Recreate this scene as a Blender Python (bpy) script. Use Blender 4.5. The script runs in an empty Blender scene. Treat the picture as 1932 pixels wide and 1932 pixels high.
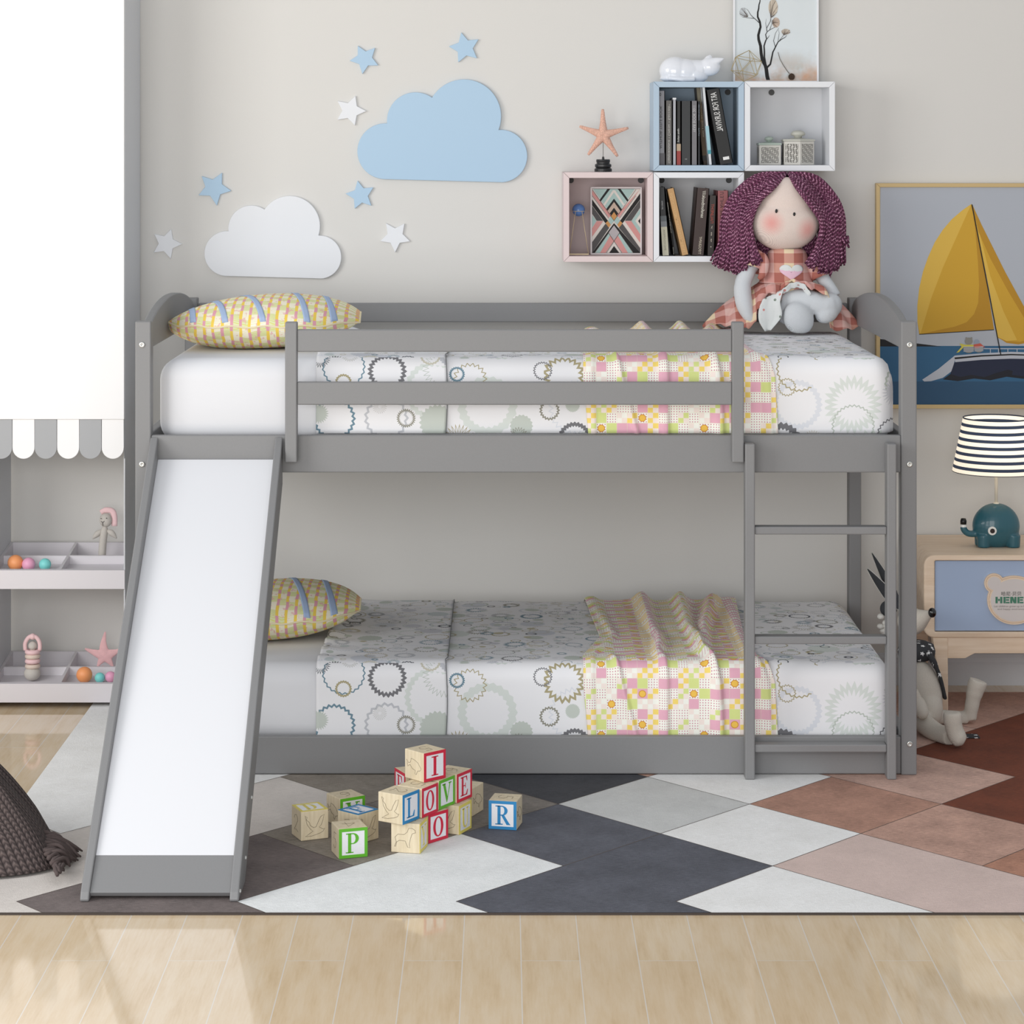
import bpy, bmesh, math, random
from mathutils import Vector, Matrix, Euler
random.seed(7)
PI = math.pi; sin, cos = math.sin, math.cos
sc = bpy.context.scene
COL = sc.collection
F = 4717.0; CX, CY, EYE, D0 = 950.0, 270.0, 1.624, 6.4

def P(px, py, Y):
    """photo pixel -> point in the room at depth Y"""
    s = F / (D0 + Y)
    return Vector(((px - CX) / s, Y, EYE - (py - CY) / s))
def G(px, py, z=0.0):
    """photo pixel -> point on a horizontal plane of height z"""
    s = (py - CY) / (EYE - z)
    return Vector(((px - CX) / s, F / s - D0, z))

# ------------------------------------------------------------------ camera
cam = bpy.data.cameras.new('camera'); co = bpy.data.objects.new('camera', cam); COL.objects.link(co)
co.location = (0, -D0, EYE); co.rotation_euler = (PI / 2, 0, 0)
cam.sensor_width = 36; cam.lens = 36 * F / 1932
cam.shift_x = 16 / 1932; cam.shift_y = -696 / 1932
cam.clip_end = 50
sc.camera = co

# ------------------------------------------------------------------ materials
def lin(c):
    r = []
    for v in c[:3]:
        v = v / 255.0
        r.append(v / 12.92 if v <= .04045 else ((v + .055) / 1.055) ** 2.4)
    return (*r, 1)
MATS = {}
class NT:
    """small helper for building node trees"""
    def __init__(s, m):
        s.nt = m.node_tree; s.n = s.nt.nodes; s.l = s.nt.links
        s.b = s.n['Principled BSDF']
    def node(s, t, **kw):
        x = s.n.new(t)
        for k, v in kw.items(): setattr(x, k, v)
        return x
    def put(s, sock, v):
        if isinstance(v, bpy.types.NodeSocket): s.l.new(v, sock)
        elif v is not None: sock.default_value = v
    def math(s, op, a, b=None, c=None, clamp=False):
        x = s.node('ShaderNodeMath', operation=op); x.use_clamp = clamp
        s.put(x.inputs[0], a)
        if b is not None: s.put(x.inputs[1], b)
        if c is not None: s.put(x.inputs[2], c)
        return x.outputs[0]
    def vm(s, op, a, b=None, scale=None):
        x = s.node('ShaderNodeVectorMath', operation=op)
        s.put(x.inputs[0], a)
        if b is not None: s.put(x.inputs[1], b)
        if scale is not None: s.put(x.inputs['Scale'], scale)
        return x.outputs['Vector'] if op not in ('LENGTH', 'DISTANCE', 'DOT_PRODUCT') else x.outputs['Value']
    def mix(s, f, a, b, bt='MIX'):
        x = s.node('ShaderNodeMix', data_type='RGBA', blend_type=bt)
        s.put(x.inputs[0], f); s.put(x.inputs[6], a); s.put(x.inputs[7], b)
        return x.outputs[2]
    def sep(s, v):
        x = s.node('ShaderNodeSeparateXYZ'); s.put(x.inputs[0], v); return x.outputs
    def comb(s, a, b, c=0.0):
        x = s.node('ShaderNodeCombineXYZ'); s.put(x.inputs[0], a); s.put(x.inputs[1], b); s.put(x.inputs[2], c); return x.outputs[0]
    def noise(s, v, scale, detail=2, rough=.5, dim='3D'):
        x = s.node('ShaderNodeTexNoise', noise_dimensions=dim); s.put(x.inputs['Vector'], v)
        x.inputs['Scale'].default_value = scale; x.inputs['Detail'].default_value = detail; x.inputs['Roughness'].default_value = rough
        return x.outputs
    def ramp(s, f, stops, const=False):
        x = s.node('ShaderNodeValToRGB'); cr = x.color_ramp
        if const: cr.interpolation = 'CONSTANT'
        while len(cr.elements) < len(stops): cr.elements.new(.5)
        for e, (p, c) in zip(cr.elements, stops): e.position = p; e.color = c
        s.put(x.inputs[0], f); return x.outputs[0]
    def uv(s): return s.node('ShaderNodeTexCoord').outputs['UV']
    def obj(s): return s.node('ShaderNodeTexCoord').outputs['Object']
    def geo(s): return s.node('ShaderNodeNewGeometry').outputs['Position']
    def bump(s, h, strength=.3, dist=.002):
        x = s.node('ShaderNodeBump'); x.inputs['Strength'].default_value = strength; x.inputs['Distance'].default_value = dist
        s.put(x.inputs['Height'], h); s.l.new(x.outputs[0], s.b.inputs['Normal'])
def M(name, rgb=None, rough=.55, metal=0, nscale=0, nstr=0, bump=0, bscale=200, spec=.5, emit=None, coat=0, stretch=None, sheen=0):
    """plain procedural material: base colour with a little noise and bump"""
    if name in MATS: return MATS[name]
    m = bpy.data.materials.new(name); m.use_nodes = True; MATS[name] = m
    t = NT(m); c = lin(rgb) if rgb else (.5, .5, .5, 1)
    t.b.inputs['Base Color'].default_value = c
    t.b.inputs['Roughness'].default_value = rough; t.b.inputs['Metallic'].default_value = metal
    t.b.inputs['Specular IOR Level'].default_value = spec
    t.b.inputs['Coat Weight'].default_value = coat
    t.b.inputs['Sheen Weight'].default_value = sheen
    if nscale or bump:
        v = t.obj()
        if stretch: v = t.vm('MULTIPLY', v, stretch)
    if nscale:
        n = t.noise(v, nscale, 4, .6)[0]
        d = tuple(x * (1 - nstr) for x in c[:3]) + (1,); e = tuple(min(1, x * (1 + nstr)) for x in c[:3]) + (1,)
        t.put(t.b.inputs['Base Color'], t.ramp(n, [(.3, d), (.7, e)]))
    if bump: t.bump(t.noise(v, bscale, 3)[0], bump, .001)
    if emit: t.b.inputs['Emission Color'].default_value = lin(emit[0]); t.b.inputs['Emission Strength'].default_value = emit[1]
    return m

# ------------------------------------------------------------------ mesh building
class MB:
    def __init__(s): s.bm = bmesh.new(); s.uvl = s.bm.loops.layers.uv.new('UVMap')
    def face(s, vs, mi=0):
        try: f = s.bm.faces.new(vs); f.material_index = mi; return f
        except ValueError: return None
    def hexa(s, c, mi=0):
        v = [s.bm.verts.new(p) for p in c]
        for q in ((3, 2, 1, 0), (4, 5, 6, 7), (0, 1, 5, 4), (1, 2, 6, 5), (2, 3, 7, 6), (3, 0, 4, 7)): s.face([v[i] for i in q], mi)
        return s
    def box(s, x0, x1, y0, y1, z0, z1, mi=0):
        return s.hexa([(x0, y0, z0), (x1, y0, z0), (x1, y1, z0), (x0, y1, z0), (x0, y0, z1), (x1, y0, z1), (x1, y1, z1), (x0, y1, z1)], mi)
    def prism(s, pts, f0, f1, mi=0):
        """pts: 2D outline; f0/f1 map a 2D point to the two 3D ends"""
        a = [s.bm.verts.new(f0(*p)) for p in pts]; b = [s.bm.verts.new(f1(*p)) for p in pts]; n = len(pts)
        s.face(a[::-1], mi); s.face(b, mi)
        for i in range(n): s.face([a[i], a[(i + 1) % n], b[(i + 1) % n], b[i]], mi)
        return s
    def poly(s, pts, mi=0): s.face([s.bm.verts.new(p) for p in pts], mi); return s
    def tube(s, pts, r, seg=8, mi=0, caps=True, closed=False, flat=None, uo=0.0):
        pts = [Vector(p) for p in pts]; n = len(pts)
        rs = r if isinstance(r, (list, tuple)) else [r] * n
        up = None; rings = []; L = 0
        for i, p in enumerate(pts):
            if closed: t = pts[(i + 1) % n] - pts[i - 1]
            else: t = pts[min(i + 1, n - 1)] - pts[max(i - 1, 0)]
            if t.length < 1e-9: t = Vector((0, 0, 1))
            t.normalize()
            if up is None:
                up = Vector((0, 0, 1)) if abs(t.z) < .9 else Vector((0, 1, 0))
            a = t.cross(up)
            if a.length < 1e-6: a = t.cross(Vector((1, 0, 0)))
            a.normalize(); b = a.cross(t).normalized(); up = b
            if i: L += (pts[i] - pts[i - 1]).length
            fa, fb = (1, 1) if flat is None else flat
            rings.append(([s.bm.verts.new(p + (a * cos(2 * PI * k / seg) * fa + b * sin(2 * PI * k / seg) * fb) * rs[i]) for k in range(seg)], L))
        m = n if closed else n - 1
        for i in range(m):
            A, la = rings[i]; B, lb = rings[(i + 1) % n]
            for k in range(seg):
                f = s.face([A[k], A[(k + 1) % seg], B[(k + 1) % seg], B[k]], mi)
                if f:
                    us = (k / seg, (k + 1) / seg, (k + 1) / seg, k / seg); vs = (la, la, lb, lb)
                    for lp, u, v in zip(f.loops, us, vs): lp[s.uvl].uv = (u + uo, v)
        if caps and not closed:
            s.face(rings[0][0][::-1], mi); s.face(rings[-1][0], mi)
        return s
    def cyl(s, p0, p1, r0, r1=None, seg=20, mi=0): return s.tube([p0, p1], [r0, r0 if r1 is None else r1], seg, mi)
    def ell(s, c, r, rot=None, seg=20, rings=12, mi=0):
        c = Vector(c); r = (r, r, r) if isinstance(r, (int, float)) else r
        R = Euler(rot).to_matrix() if rot else Matrix.Identity(3)
        def pt(th, ph): return c + R @ Vector((r[0] * sin(th) * cos(ph), r[1] * sin(th) * sin(ph), r[2] * cos(th)))
        top = s.bm.verts.new(pt(0, 0)); bot = s.bm.verts.new(pt(PI, 0)); rr = []
        for i in range(1, rings): rr.append([s.bm.verts.new(pt(PI * i / rings, 2 * PI * k / seg)) for k in range(seg)])
        for k in range(seg):
            k2 = (k + 1) % seg
            s.face([top, rr[0][k], rr[0][k2]], mi); s.face([bot, rr[-1][k2], rr[-1][k]], mi)
            for i in range(len(rr) - 1): s.face([rr[i][k], rr[i + 1][k], rr[i + 1][k2], rr[i][k2]], mi)
        return s
    def lathe(s, prof, c, seg=32, mi=0, axis='z', caps=True, sq=None):
        c = Vector(c); rr = []
        for r, h in prof:
            ring = []
            for k in range(seg):
                a = 2 * PI * k / seg
                x, y = r * cos(a), r * sin(a)
                if sq: x, y = sq(x, y)
                v = {'z': Vector((x, y, h)), 'y': Vector((x, h, y)), 'x': Vector((h, x, y))}[axis]
                ring.append(s.bm.verts.new(c + v))
            rr.append(ring)
        for i in range(len(rr) - 1):
            for k in range(seg):
                k2 = (k + 1) % seg
                s.face([rr[i][k], rr[i][k2], rr[i + 1][k2], rr[i + 1][k]], mi)
        if caps: s.face(rr[0][::-1], mi); s.face(rr[-1], mi)
        return s
    def grid(s, fn, us, vs, uvf=None, mi=0, mif=None):
        V = [[s.bm.verts.new(fn(u, v)) for v in vs] for u in us]
        for i in range(len(us) - 1):
            for j in range(len(vs) - 1):
                f = s.face([V[i][j], V[i + 1][j], V[i + 1][j + 1], V[i][j + 1]], mif(us[i], vs[j]) if mif else mi)
                if f and uvf:
                    for lp, (u, v) in zip(f.loops, ((us[i], vs[j]), (us[i + 1], vs[j]), (us[i + 1], vs[j + 1]), (us[i], vs[j + 1]))): lp[s.uvl].uv = uvf(u, v)
        return s
    def xf(s, mat): bmesh.ops.transform(s.bm, matrix=mat, verts=s.bm.verts); return s
def lsp(a, b, n): return [a + (b - a) * i / (n - 1) for i in range(n)]

WLOC = {}
def obj(name, mb, mats, parent=None, smooth=False, bevel=0, local=False, solid=0, remesh=0, sub=0, seg=2, recalc=True, sm=0, soff=0):
    """link a bmesh as ONE mesh object; world-space vertices, or local to the parent when local=True"""
    bm = mb.bm
    if recalc: bmesh.ops.recalc_face_normals(bm, faces=bm.faces)
    if not isinstance(mats, (list, tuple)): mats = [mats]
    xs = [v.co for v in bm.verts]
    lo = Vector((min(c.x for c in xs), min(c.y for c in xs), min(c.z for c in xs))); hi = Vector((max(c.x for c in xs), max(c.y for c in xs), max(c.z for c in xs)))
    org = Vector(((lo.x + hi.x) / 2, (lo.y + hi.y) / 2, lo.z))
    bmesh.ops.translate(bm, vec=-org, verts=bm.verts)
    me = bpy.data.meshes.new(name); bm.to_mesh(me); bm.free()
    for m in mats: me.materials.append(m)
    if smooth:
        for p in me.polygons: p.use_smooth = True
    o = bpy.data.objects.new(name, me); COL.objects.link(o)
    if parent is not None:
        o.parent = parent; o.location = org if local else org - WLOC[parent.name]
    else: o.location = org
    WLOC[o.name] = org if not local else WLOC.get(parent.name, Vector()) + org
    if remesh:
        r = o.modifiers.new('remesh', 'REMESH'); r.mode = 'VOXEL'; r.voxel_size = remesh; r.use_smooth_shade = True
        if sm: k = o.modifiers.new('smooth', 'SMOOTH'); k.iterations = sm; k.factor = .6
    if bevel:
        b = o.modifiers.new('bevel', 'BEVEL'); b.width = bevel; b.segments = seg; b.limit_method = 'ANGLE'; b.angle_limit = math.radians(40)
    if solid: q = o.modifiers.new('solidify', 'SOLIDIFY'); q.thickness = solid; q.offset = soff
    if sub: q = o.modifiers.new('subsurf', 'SUBSURF'); q.levels = sub; q.render_levels = sub
    return o
def tag(o, label, cat, group=None, kind=None):
    if label: o['label'] = label
    if cat: o['category'] = cat
    if group: o['group'] = group
    if kind: o['kind'] = kind
    return o
def thing(name, label, cat, loc=(0, 0, 0), rot=(0, 0, 0), group=None):
    o = bpy.data.objects.new(name, None); COL.objects.link(o); o.empty_display_size = .05
    o.location = loc; o.rotation_euler = rot; WLOC[o.name] = Vector(loc)
    return tag(o, label, cat, group)
def struct(o): o['kind'] = 'structure'; return o
def text_polys(txt, size, sx=1.0, space=1.0):
    """flat glyph faces of a string as list of 2D polygons, origin at left baseline"""
    cu = bpy.data.curves.new('t', 'FONT'); cu.body = txt; cu.size = size; cu.resolution_u = 3; cu.space_character = space
    o = bpy.data.objects.new('t', cu); COL.objects.link(o)
    dg = bpy.context.evaluated_depsgraph_get(); me = bpy.data.meshes.new_from_object(o.evaluated_get(dg))
    out = [[(me.vertices[i].co.x * sx, me.vertices[i].co.y) for i in p.vertices] for p in me.polygons]
    bpy.data.objects.remove(o); bpy.data.curves.remove(cu); bpy.data.meshes.remove(me)
    return out
def text_part(name, txt, size, fn, mat, parent, local=False, fit=None, sx=1.0):
    """lettering: fn maps glyph (u, v) in metres to 3D; fit = wanted total length"""
    pl = text_polys(txt, size, sx)
    if not pl: return
    x0 = min(p[0] for q in pl for p in q); x1 = max(p[0] for q in pl for p in q)
    k = (fit / (x1 - x0)) if fit else 1
    b = MB()
    for q in pl: b.poly([fn((p[0] - x0) * k, p[1]) for p in q])
    return obj(name, b, mat, parent, local=local, recalc=False, solid=.0003)
# ------------------------------------------------------------------ special materials
def new_mat(name, rough=.6):
    m = bpy.data.materials.new(name); m.use_nodes = True; MATS[name] = m
    t = NT(m); t.b.inputs['Roughness'].default_value = rough
    return m, t
def wood_floor():
    m, t = new_mat('light_oak_planks', .08); t.b.inputs['IOR'].default_value = 1.62
    x, y, z = t.sep(t.geo())[:3]
    W = .1167; L = 1.754
    px = t.math('DIVIDE', t.math('SUBTRACT', x, .035), W)
    ix = t.math('FLOOR', px); fx = t.math('SUBTRACT', px, ix)
    par = t.math('MODULO', t.math('ABSOLUTE', ix), 2.0)
    off = t.math('MULTIPLY', par, .53)
    py = t.math('ADD', t.math('DIVIDE', t.math('ADD', y, 1.434), L), off)
    iy = t.math('FLOOR', py); fy = t.math('SUBTRACT', py, iy)
    wn = t.node('ShaderNodeTexWhiteNoise', noise_dimensions='2D'); t.put(wn.inputs[0], t.comb(ix, iy)); rnd = wn.outputs['Value']
    v = t.comb(t.math('MULTIPLY', x, 9.0), t.math('ADD', t.math('MULTIPLY', y, 1.3), t.math('MULTIPLY', rnd, 30.0)), rnd)
    g = t.noise(v, 3.0, 5, .62)[0]
    fine = t.noise(t.comb(t.math('MULTIPLY', x, 60.0), t.math('MULTIPLY', y, 3.0), rnd), 3.0, 3, .6)[0]
    f = t.math('ADD', t.math('MULTIPLY', g, .75), t.math('MULTIPLY', fine, .25))
    c = t.ramp(f, [(.3, lin((212, 186, 150))), (.45, lin((224, 201, 168))), (.6, lin((230, 211, 183))), (.75, lin((225, 203, 175)))])
    c = t.mix(t.math('MULTIPLY', rnd, .22), c, lin((210, 182, 148)))
    ex = t.math('MULTIPLY', t.math('MINIMUM', fx, t.math('SUBTRACT', 1.0, fx)), W)
    ey = t.math('MULTIPLY', t.math('MINIMUM', fy, t.math('SUBTRACT', 1.0, fy)), L)
    e = t.math('MINIMUM', ex, ey)
    seam = t.math('LESS_THAN', e, .0011)
    c = t.mix(seam, c, lin((226, 218, 208)))
    t.put(t.b.inputs['Base Color'], c)
    t.put(t.b.inputs['Roughness'], t.math('ADD', .035, t.math('MULTIPLY', fine, .05)))
    t.bump(t.math('SUBTRACT', fine, seam), .015, .0006)
    return m
def rug_mat(name, rgb, var=.3):
    m, t = new_mat(name, .95)
    if min(rgb) > 150: var = .10
    v = t.vm('MULTIPLY', t.geo(), (14, 60, 1))
    n = t.noise(v, 4, 5, .8)[0]; n2 = t.noise(t.geo(), 9, 3, .6)[0]
    f = t.math('ADD', t.math('MULTIPLY', n, .7), t.math('MULTIPLY', n2, .3))
    c = lin(rgb); k = tuple(x * (1 - 1.6 * var) for x in c[:3]) + (1,); h = tuple(min(1, x * (1 + 1.6 * var)) for x in c[:3]) + (1,)
    t.put(t.b.inputs['Base Color'], t.ramp(f, [(.32, k), (.68, h)]))
    
    t.bump(t.noise(t.geo(), 400, 2)[0], .5, .002)
    return m
def quilt_mat(name, K):
    m, t = new_mat(name, .85)
    uv = t.uv()
    col = lin((240, 240, 243))
    pal = [(84, 88, 96), (176, 166, 132), (190, 198, 190), (112, 142, 158), (198, 200, 206), (150, 148, 136), (120, 120, 124), (206, 202, 186)]
    def layer(col, S, off, rmin, rvar, pale, exist):
        S *= K
        p = t.vm('ADD', t.vm('MULTIPLY', uv, (S, S, S)), off)
        v = t.node('ShaderNodeTexVoronoi', voronoi_dimensions='2D', feature='F1'); v.inputs['Scale'].default_value = 1; v.inputs['Randomness'].default_value = .5
        t.put(v.inputs['Vector'], p)
        d = t.sep(t.vm('SUBTRACT', p, v.outputs['Position']))
        wn = t.node('ShaderNodeTexWhiteNoise', noise_dimensions='2D'); t.put(wn.inputs[0], t.vm('SNAP', v.outputs['Position'], (.01, .01, .01)))
        wn2 = t.node('ShaderNodeTexWhiteNoise', noise_dimensions='2D'); t.put(wn2.inputs[0], t.vm('ADD', t.vm('SNAP', v.outputs['Position'], (.01, .01, .01)), (7.3, 2.1, 0)))
        r4, r5, r6 = t.sep(wn.outputs['Color'])[:3]; r1, r2, r3 = t.sep(wn2.outputs['Color'])[:3]
        dist = v.outputs['Distance']
        ang = t.math('DIVIDE', t.math('ARCTAN2', d[1], d[0]), 2 * PI)
        n = t.math('FLOOR', t.math('MULTIPLY_ADD', r2, 12.0, 18.0))
        tri = t.math('PINGPONG', t.math('MULTIPLY', ang, n), .5)
        amp = t.math('MULTIPLY_ADD', t.math('POWER', r5, 2.2), .16, .03)
        R = t.math('MULTIPLY_ADD', r1, rvar, rmin)
        wob = t.math('MULTIPLY', t.math('MULTIPLY', tri, amp), 2.0)
        inside = t.math('LESS_THAN', t.math('ADD', dist, wob), R)
        w = t.ramp(r3, [(0, (.026,) * 3 + (1,)), (.28, (.045,) * 3 + (1,)), (.5, (.07,) * 3 + (1,)), (.66, (.11,) * 3 + (1,)), (.78, (.6,) * 3 + (1,))], True)
        hole = t.math('LESS_THAN', t.math('ADD', dist, wob), t.math('SUBTRACT', R, w))
        mask = t.math('MULTIPLY', t.math('SUBTRACT', inside, hole, clamp=True), t.math('LESS_THAN', r4, exist))
        st = [(i / len(pal), lin(c)) for i, c in enumerate(pal)]
        if pale: st = [(0, lin((214, 217, 225))), (.35, lin((219, 225, 221))), (.7, lin((224, 227, 234)))]
        cc = t.ramp(r6, st, True)
        if not pale: cc = t.mix(t.math('GREATER_THAN', w, .3), cc, t.ramp(r6, [(0, lin((200, 207, 200))), (.4, lin((212, 213, 220))), (.72, lin((196, 190, 162))), (.86, lin((206, 214, 216)))], True))
        return t.mix(mask, col, cc)
    col = layer(col, 5.4, (.3, .7, 0), .34, .1, True, .7)
    col = layer(col, 7.0, (3.1, 1.2, 0), .29, .14, False, .84 if K == 1 else .95)
    col = layer(col, 9.0, (11.9, 8.2, 0), .20, .16, False, .22 if K == 1 else .5)
    col = layer(col, 13.0, (7.7, 5.4, 0), .22, .14, False, .20 if K == 1 else .4)
    t.put(t.b.inputs['Base Color'], col)
    t.bump(t.noise(uv, 9, 3)[0], .25, .006)
    return m
def patch_mat():
    m, t = new_mat('patchwork_print_cotton', .85)
    uv = t.uv(); S = 1 / .0265
    p = t.vm('MULTIPLY', uv, (S, S, S)); x, y, _ = t.sep(p)[:3]
    ix = t.math('FLOOR', x); iy = t.math('FLOOR', y); fx = t.math('FRACT', x); fy = t.math('FRACT', y)
    wn = t.node('ShaderNodeTexWhiteNoise', noise_dimensions='2D'); t.put(wn.inputs[0], t.comb(t.math('ADD', t.math('FLOORED_MODULO', ix, 9.0), 5.83), t.math('ADD', t.math('FLOORED_MODULO', t.math('ADD', iy, t.math('MULTIPLY', t.math('FLOOR', t.math('DIVIDE', ix, 9.0)), 3.0)), 7.0), 1.61)))
    r1 = wn.outputs['Value']; r2, r3, r4 = t.sep(wn.outputs['Color'])[:3]
    CR, PK, GR, YL = (252, 252, 243), (236, 180, 198), (222, 232, 150), (250, 222, 120)
    base = t.ramp(r1, [(0, lin(CR)), (.36, lin((248, 234, 236))), (.42, lin(PK)), (.55, lin(GR)), (.74, lin(YL)), (.88, lin(CR))], True)
    # dots
    dx = t.math('SUBTRACT', t.math('FRACT', t.math('MULTIPLY', fx, 4.0)), .5); dy = t.math('SUBTRACT', t.math('FRACT', t.math('MULTIPLY', fy, 4.0)), .5)
    dd = t.math('SQRT', t.math('ADD', t.math('MULTIPLY', dx, dx), t.math('MULTIPLY', dy, dy)))
    dots = t.math('MULTIPLY', t.math('LESS_THAN', dd, .22), t.math('LESS_THAN', r2, .42))
    dc = t.mix(t.math('LESS_THAN', r1, .5), lin((250, 240, 230)), lin((206, 132, 150)))
    col = t.mix(dots, base, dc)
    # stripes on cream cells
    st = t.math('MULTIPLY', t.math('MULTIPLY', t.math('LESS_THAN', t.math('FRACT', t.math('MULTIPLY', fy, 4.0)), .36), t.math('GREATER_THAN', r2, .5)), t.math('LESS_THAN', r1, .46))
    sc_ = t.ramp(r3, [(0, lin((206, 84, 104))), (.4, lin((206, 216, 132))), (.75, lin((244, 204, 90)))], True)
    col = t.mix(st, col, sc_)
    # small checks on pink cells
    ck = t.math('MODULO', t.math('ADD', t.math('FLOOR', t.math('MULTIPLY', fx, 2.0)), t.math('FLOOR', t.math('MULTIPLY', fy, 2.0))), 2.0)
    ckm = t.math('MULTIPLY', ck, t.math('MULTIPLY', t.math('GREATER_THAN', r2, .7), t.math('GREATER_THAN', r1, .46)))
    col = t.mix(ckm, col, lin((250, 236, 228)))
    # yellow buttons
    cx = t.math('SUBTRACT', fx, .5); cy = t.math('SUBTRACT', fy, .5)
    cd = t.math('SQRT', t.math('ADD', t.math('MULTIPLY', cx, cx), t.math('MULTIPLY', cy, cy)))
    has = t.math('MULTIPLY', t.math('GREATER_THAN', r4, .9), t.math('LESS_THAN', r1, .5))
    col = t.mix(t.math('MULTIPLY', has, t.math('LESS_THAN', cd, .36)), col, lin((246, 200, 88)))
    rim = t.math('MULTIPLY', t.math('LESS_THAN', cd, .36), t.math('GREATER_THAN', cd, .29))
    col = t.mix(t.math('MULTIPLY', has, rim), col, lin((214, 150, 50)))
    # pale seams
    e = t.math('MINIMUM', fx, fy); col = t.mix(t.math('MULTIPLY', t.math('LESS_THAN', e, .05), .45), col, lin((236, 232, 206)))
    t.put(t.b.inputs['Base Color'], col)
    t.bump(t.noise(uv, 700, 2)[0], .3, .001)
    return m
def pillow_mat():
    m, t = new_mat('pastel_plaid_cotton', .85)
    uv = t.uv(); w = t.noise(uv, 26, 2)
    p = t.vm('ADD', uv, t.vm('SCALE', t.vm('SUBTRACT', w[1], (.5, .5, .5)), scale=.008))
    x, y, _ = t.sep(p)[:3]
    S = 1 / .026
    px = t.math('MULTIPLY', x, S); py = t.math('MULTIPLY', y, 1 / .03)
    fx = t.math('FRACT', px); par = t.math('MODULO', t.math('ABSOLUTE', t.math('FLOOR', px)), 2.0)
    iy = t.math('FLOOR', t.math('ADD', py, t.math('MULTIPLY', t.math('FLOOR', px), .5)))
    py2 = t.math('MODULO', t.math('ABSOLUTE', iy), 2.0)
    band = t.math('LESS_THAN', fx, .32)
    bc = t.mix(py2, lin((246, 212, 92)), lin((228, 164, 178)))
    hat = t.math('LESS_THAN', t.math('FRACT', t.math('MULTIPLY', y, 260.0)), .35)
    cells = t.mix(t.math('MULTIPLY', py2, t.math('MULTIPLY_ADD', hat, .4, .5)), lin((248, 243, 226)), lin((208, 222, 128)))
    n = t.noise(uv, 70, 3, .6)[0]
    cells = t.mix(t.math('MULTIPLY', t.math('GREATER_THAN', n, .6), .7), cells, lin((232, 170, 184)))
    cells = t.mix(t.math('MULTIPLY', hat, .35), cells, lin((246, 226, 130)))
    t.put(t.b.inputs['Base Color'], t.mix(band, cells, bc))
    t.bump(t.noise(uv, 800, 2)[0], .3, .001)
    return m
def plaid_mat():
    m, t = new_mat('terracotta_check_cotton', .9)
    x, y, _ = t.sep(t.uv())[:3]; S = 1 / .056
    def band(v, o): return t.math('LESS_THAN', t.math('FRACT', t.math('ADD', t.math('MULTIPLY', v, S), o)), .5)
    a = band(x, 0.0); b = band(y, .2)
    s = t.math('ADD', a, b)
    al = t.math('MODULO', t.math('ABSOLUTE', t.math('FLOOR', t.math('MULTIPLY', x, S))), 2.0)
    lo = t.mix(al, lin((236, 214, 180)), lin((226, 188, 180)))
    mid = t.mix(al, lin((208, 154, 138)), lin((212, 158, 150)))
    c = t.mix(t.math('GREATER_THAN', s, .5), lo, mid)
    c = t.mix(t.math('GREATER_THAN', s, 1.5), c, lin((176, 108, 96)))
    t.put(t.b.inputs['Base Color'], c)
    t.bump(t.noise(t.uv(), 900, 2)[0], .3, .001)
    return m
def floral_mat():
    m, t = new_mat('floral_lining_cotton', .9)
    v = t.node('ShaderNodeTexVoronoi', voronoi_dimensions='3D'); v.inputs['Scale'].default_value = 70; t.put(v.inputs['Vector'], t.obj())
    mask = t.math('LESS_THAN', v.outputs['Distance'], .3)
    r = t.sep(v.outputs['Color'])
    c = t.ramp(r[0], [(0, lin((222, 226, 224))), (.55, lin((216, 150, 146))), (.85, lin((140, 150, 140)))], True)
    t.put(t.b.inputs['Base Color'], t.mix(mask, lin((226, 229, 228)), c))
    return m
def weave_mat(name, rgb, scale=420, blush=None, dark=.75):
    m, t = new_mat(name, .92)
    o = t.obj(); w = t.node('ShaderNodeTexWave', wave_type='BANDS', bands_direction='DIAGONAL'); w.inputs['Scale'].default_value = scale / 3; w.inputs['Distortion'].default_value = 1.2; w.inputs['Detail'].default_value = 1
    t.put(w.inputs['Vector'], o)
    n = t.noise(o, scale, 2)[0]
    f = t.math('ADD', t.math('MULTIPLY', w.outputs['Fac'], .4), t.math('MULTIPLY', n, .6))
    c = lin(rgb); k = tuple(x * dark for x in c[:3]) + (1,)
    col = t.ramp(f, [(.3, k), (.6, c)])
    if blush:
        for cen, rad in blush:
            d = t.vm('DISTANCE', t.geo(), cen)
            mk = t.math('MULTIPLY', t.math('POWER', t.math('SUBTRACT', 1.0, t.math('DIVIDE', d, rad), clamp=True), 1.3), .85)
            col = t.mix(mk, col, lin((226, 96, 92)))
    t.put(t.b.inputs['Base Color'], col); t.bump(f, .5, .001)
    return m
def yarn_mat():
    m, t = new_mat('plum_twisted_yarn', .8)
    u, v, _ = t.sep(t.uv())[:3]
    f = t.math('FRACT', t.math('ADD', u, t.math('MULTIPLY', v, 85.0)))
    k = t.math('PINGPONG', t.math('MULTIPLY', f, 2.0), 1.0)
    k = t.math('MULTIPLY', k, t.math('MULTIPLY_ADD', t.noise(t.obj(), 120, 2)[0], .9, .5), clamp=True)
    c = t.ramp(k, [(.0, lin((60, 22, 42))), (.45, lin((104, 46, 78))), (.78, lin((132, 68, 104))), (1, lin((232, 188, 208)))])
    t.put(t.b.inputs['Base Color'], c); t.bump(k, .8, .002)
    return m
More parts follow.
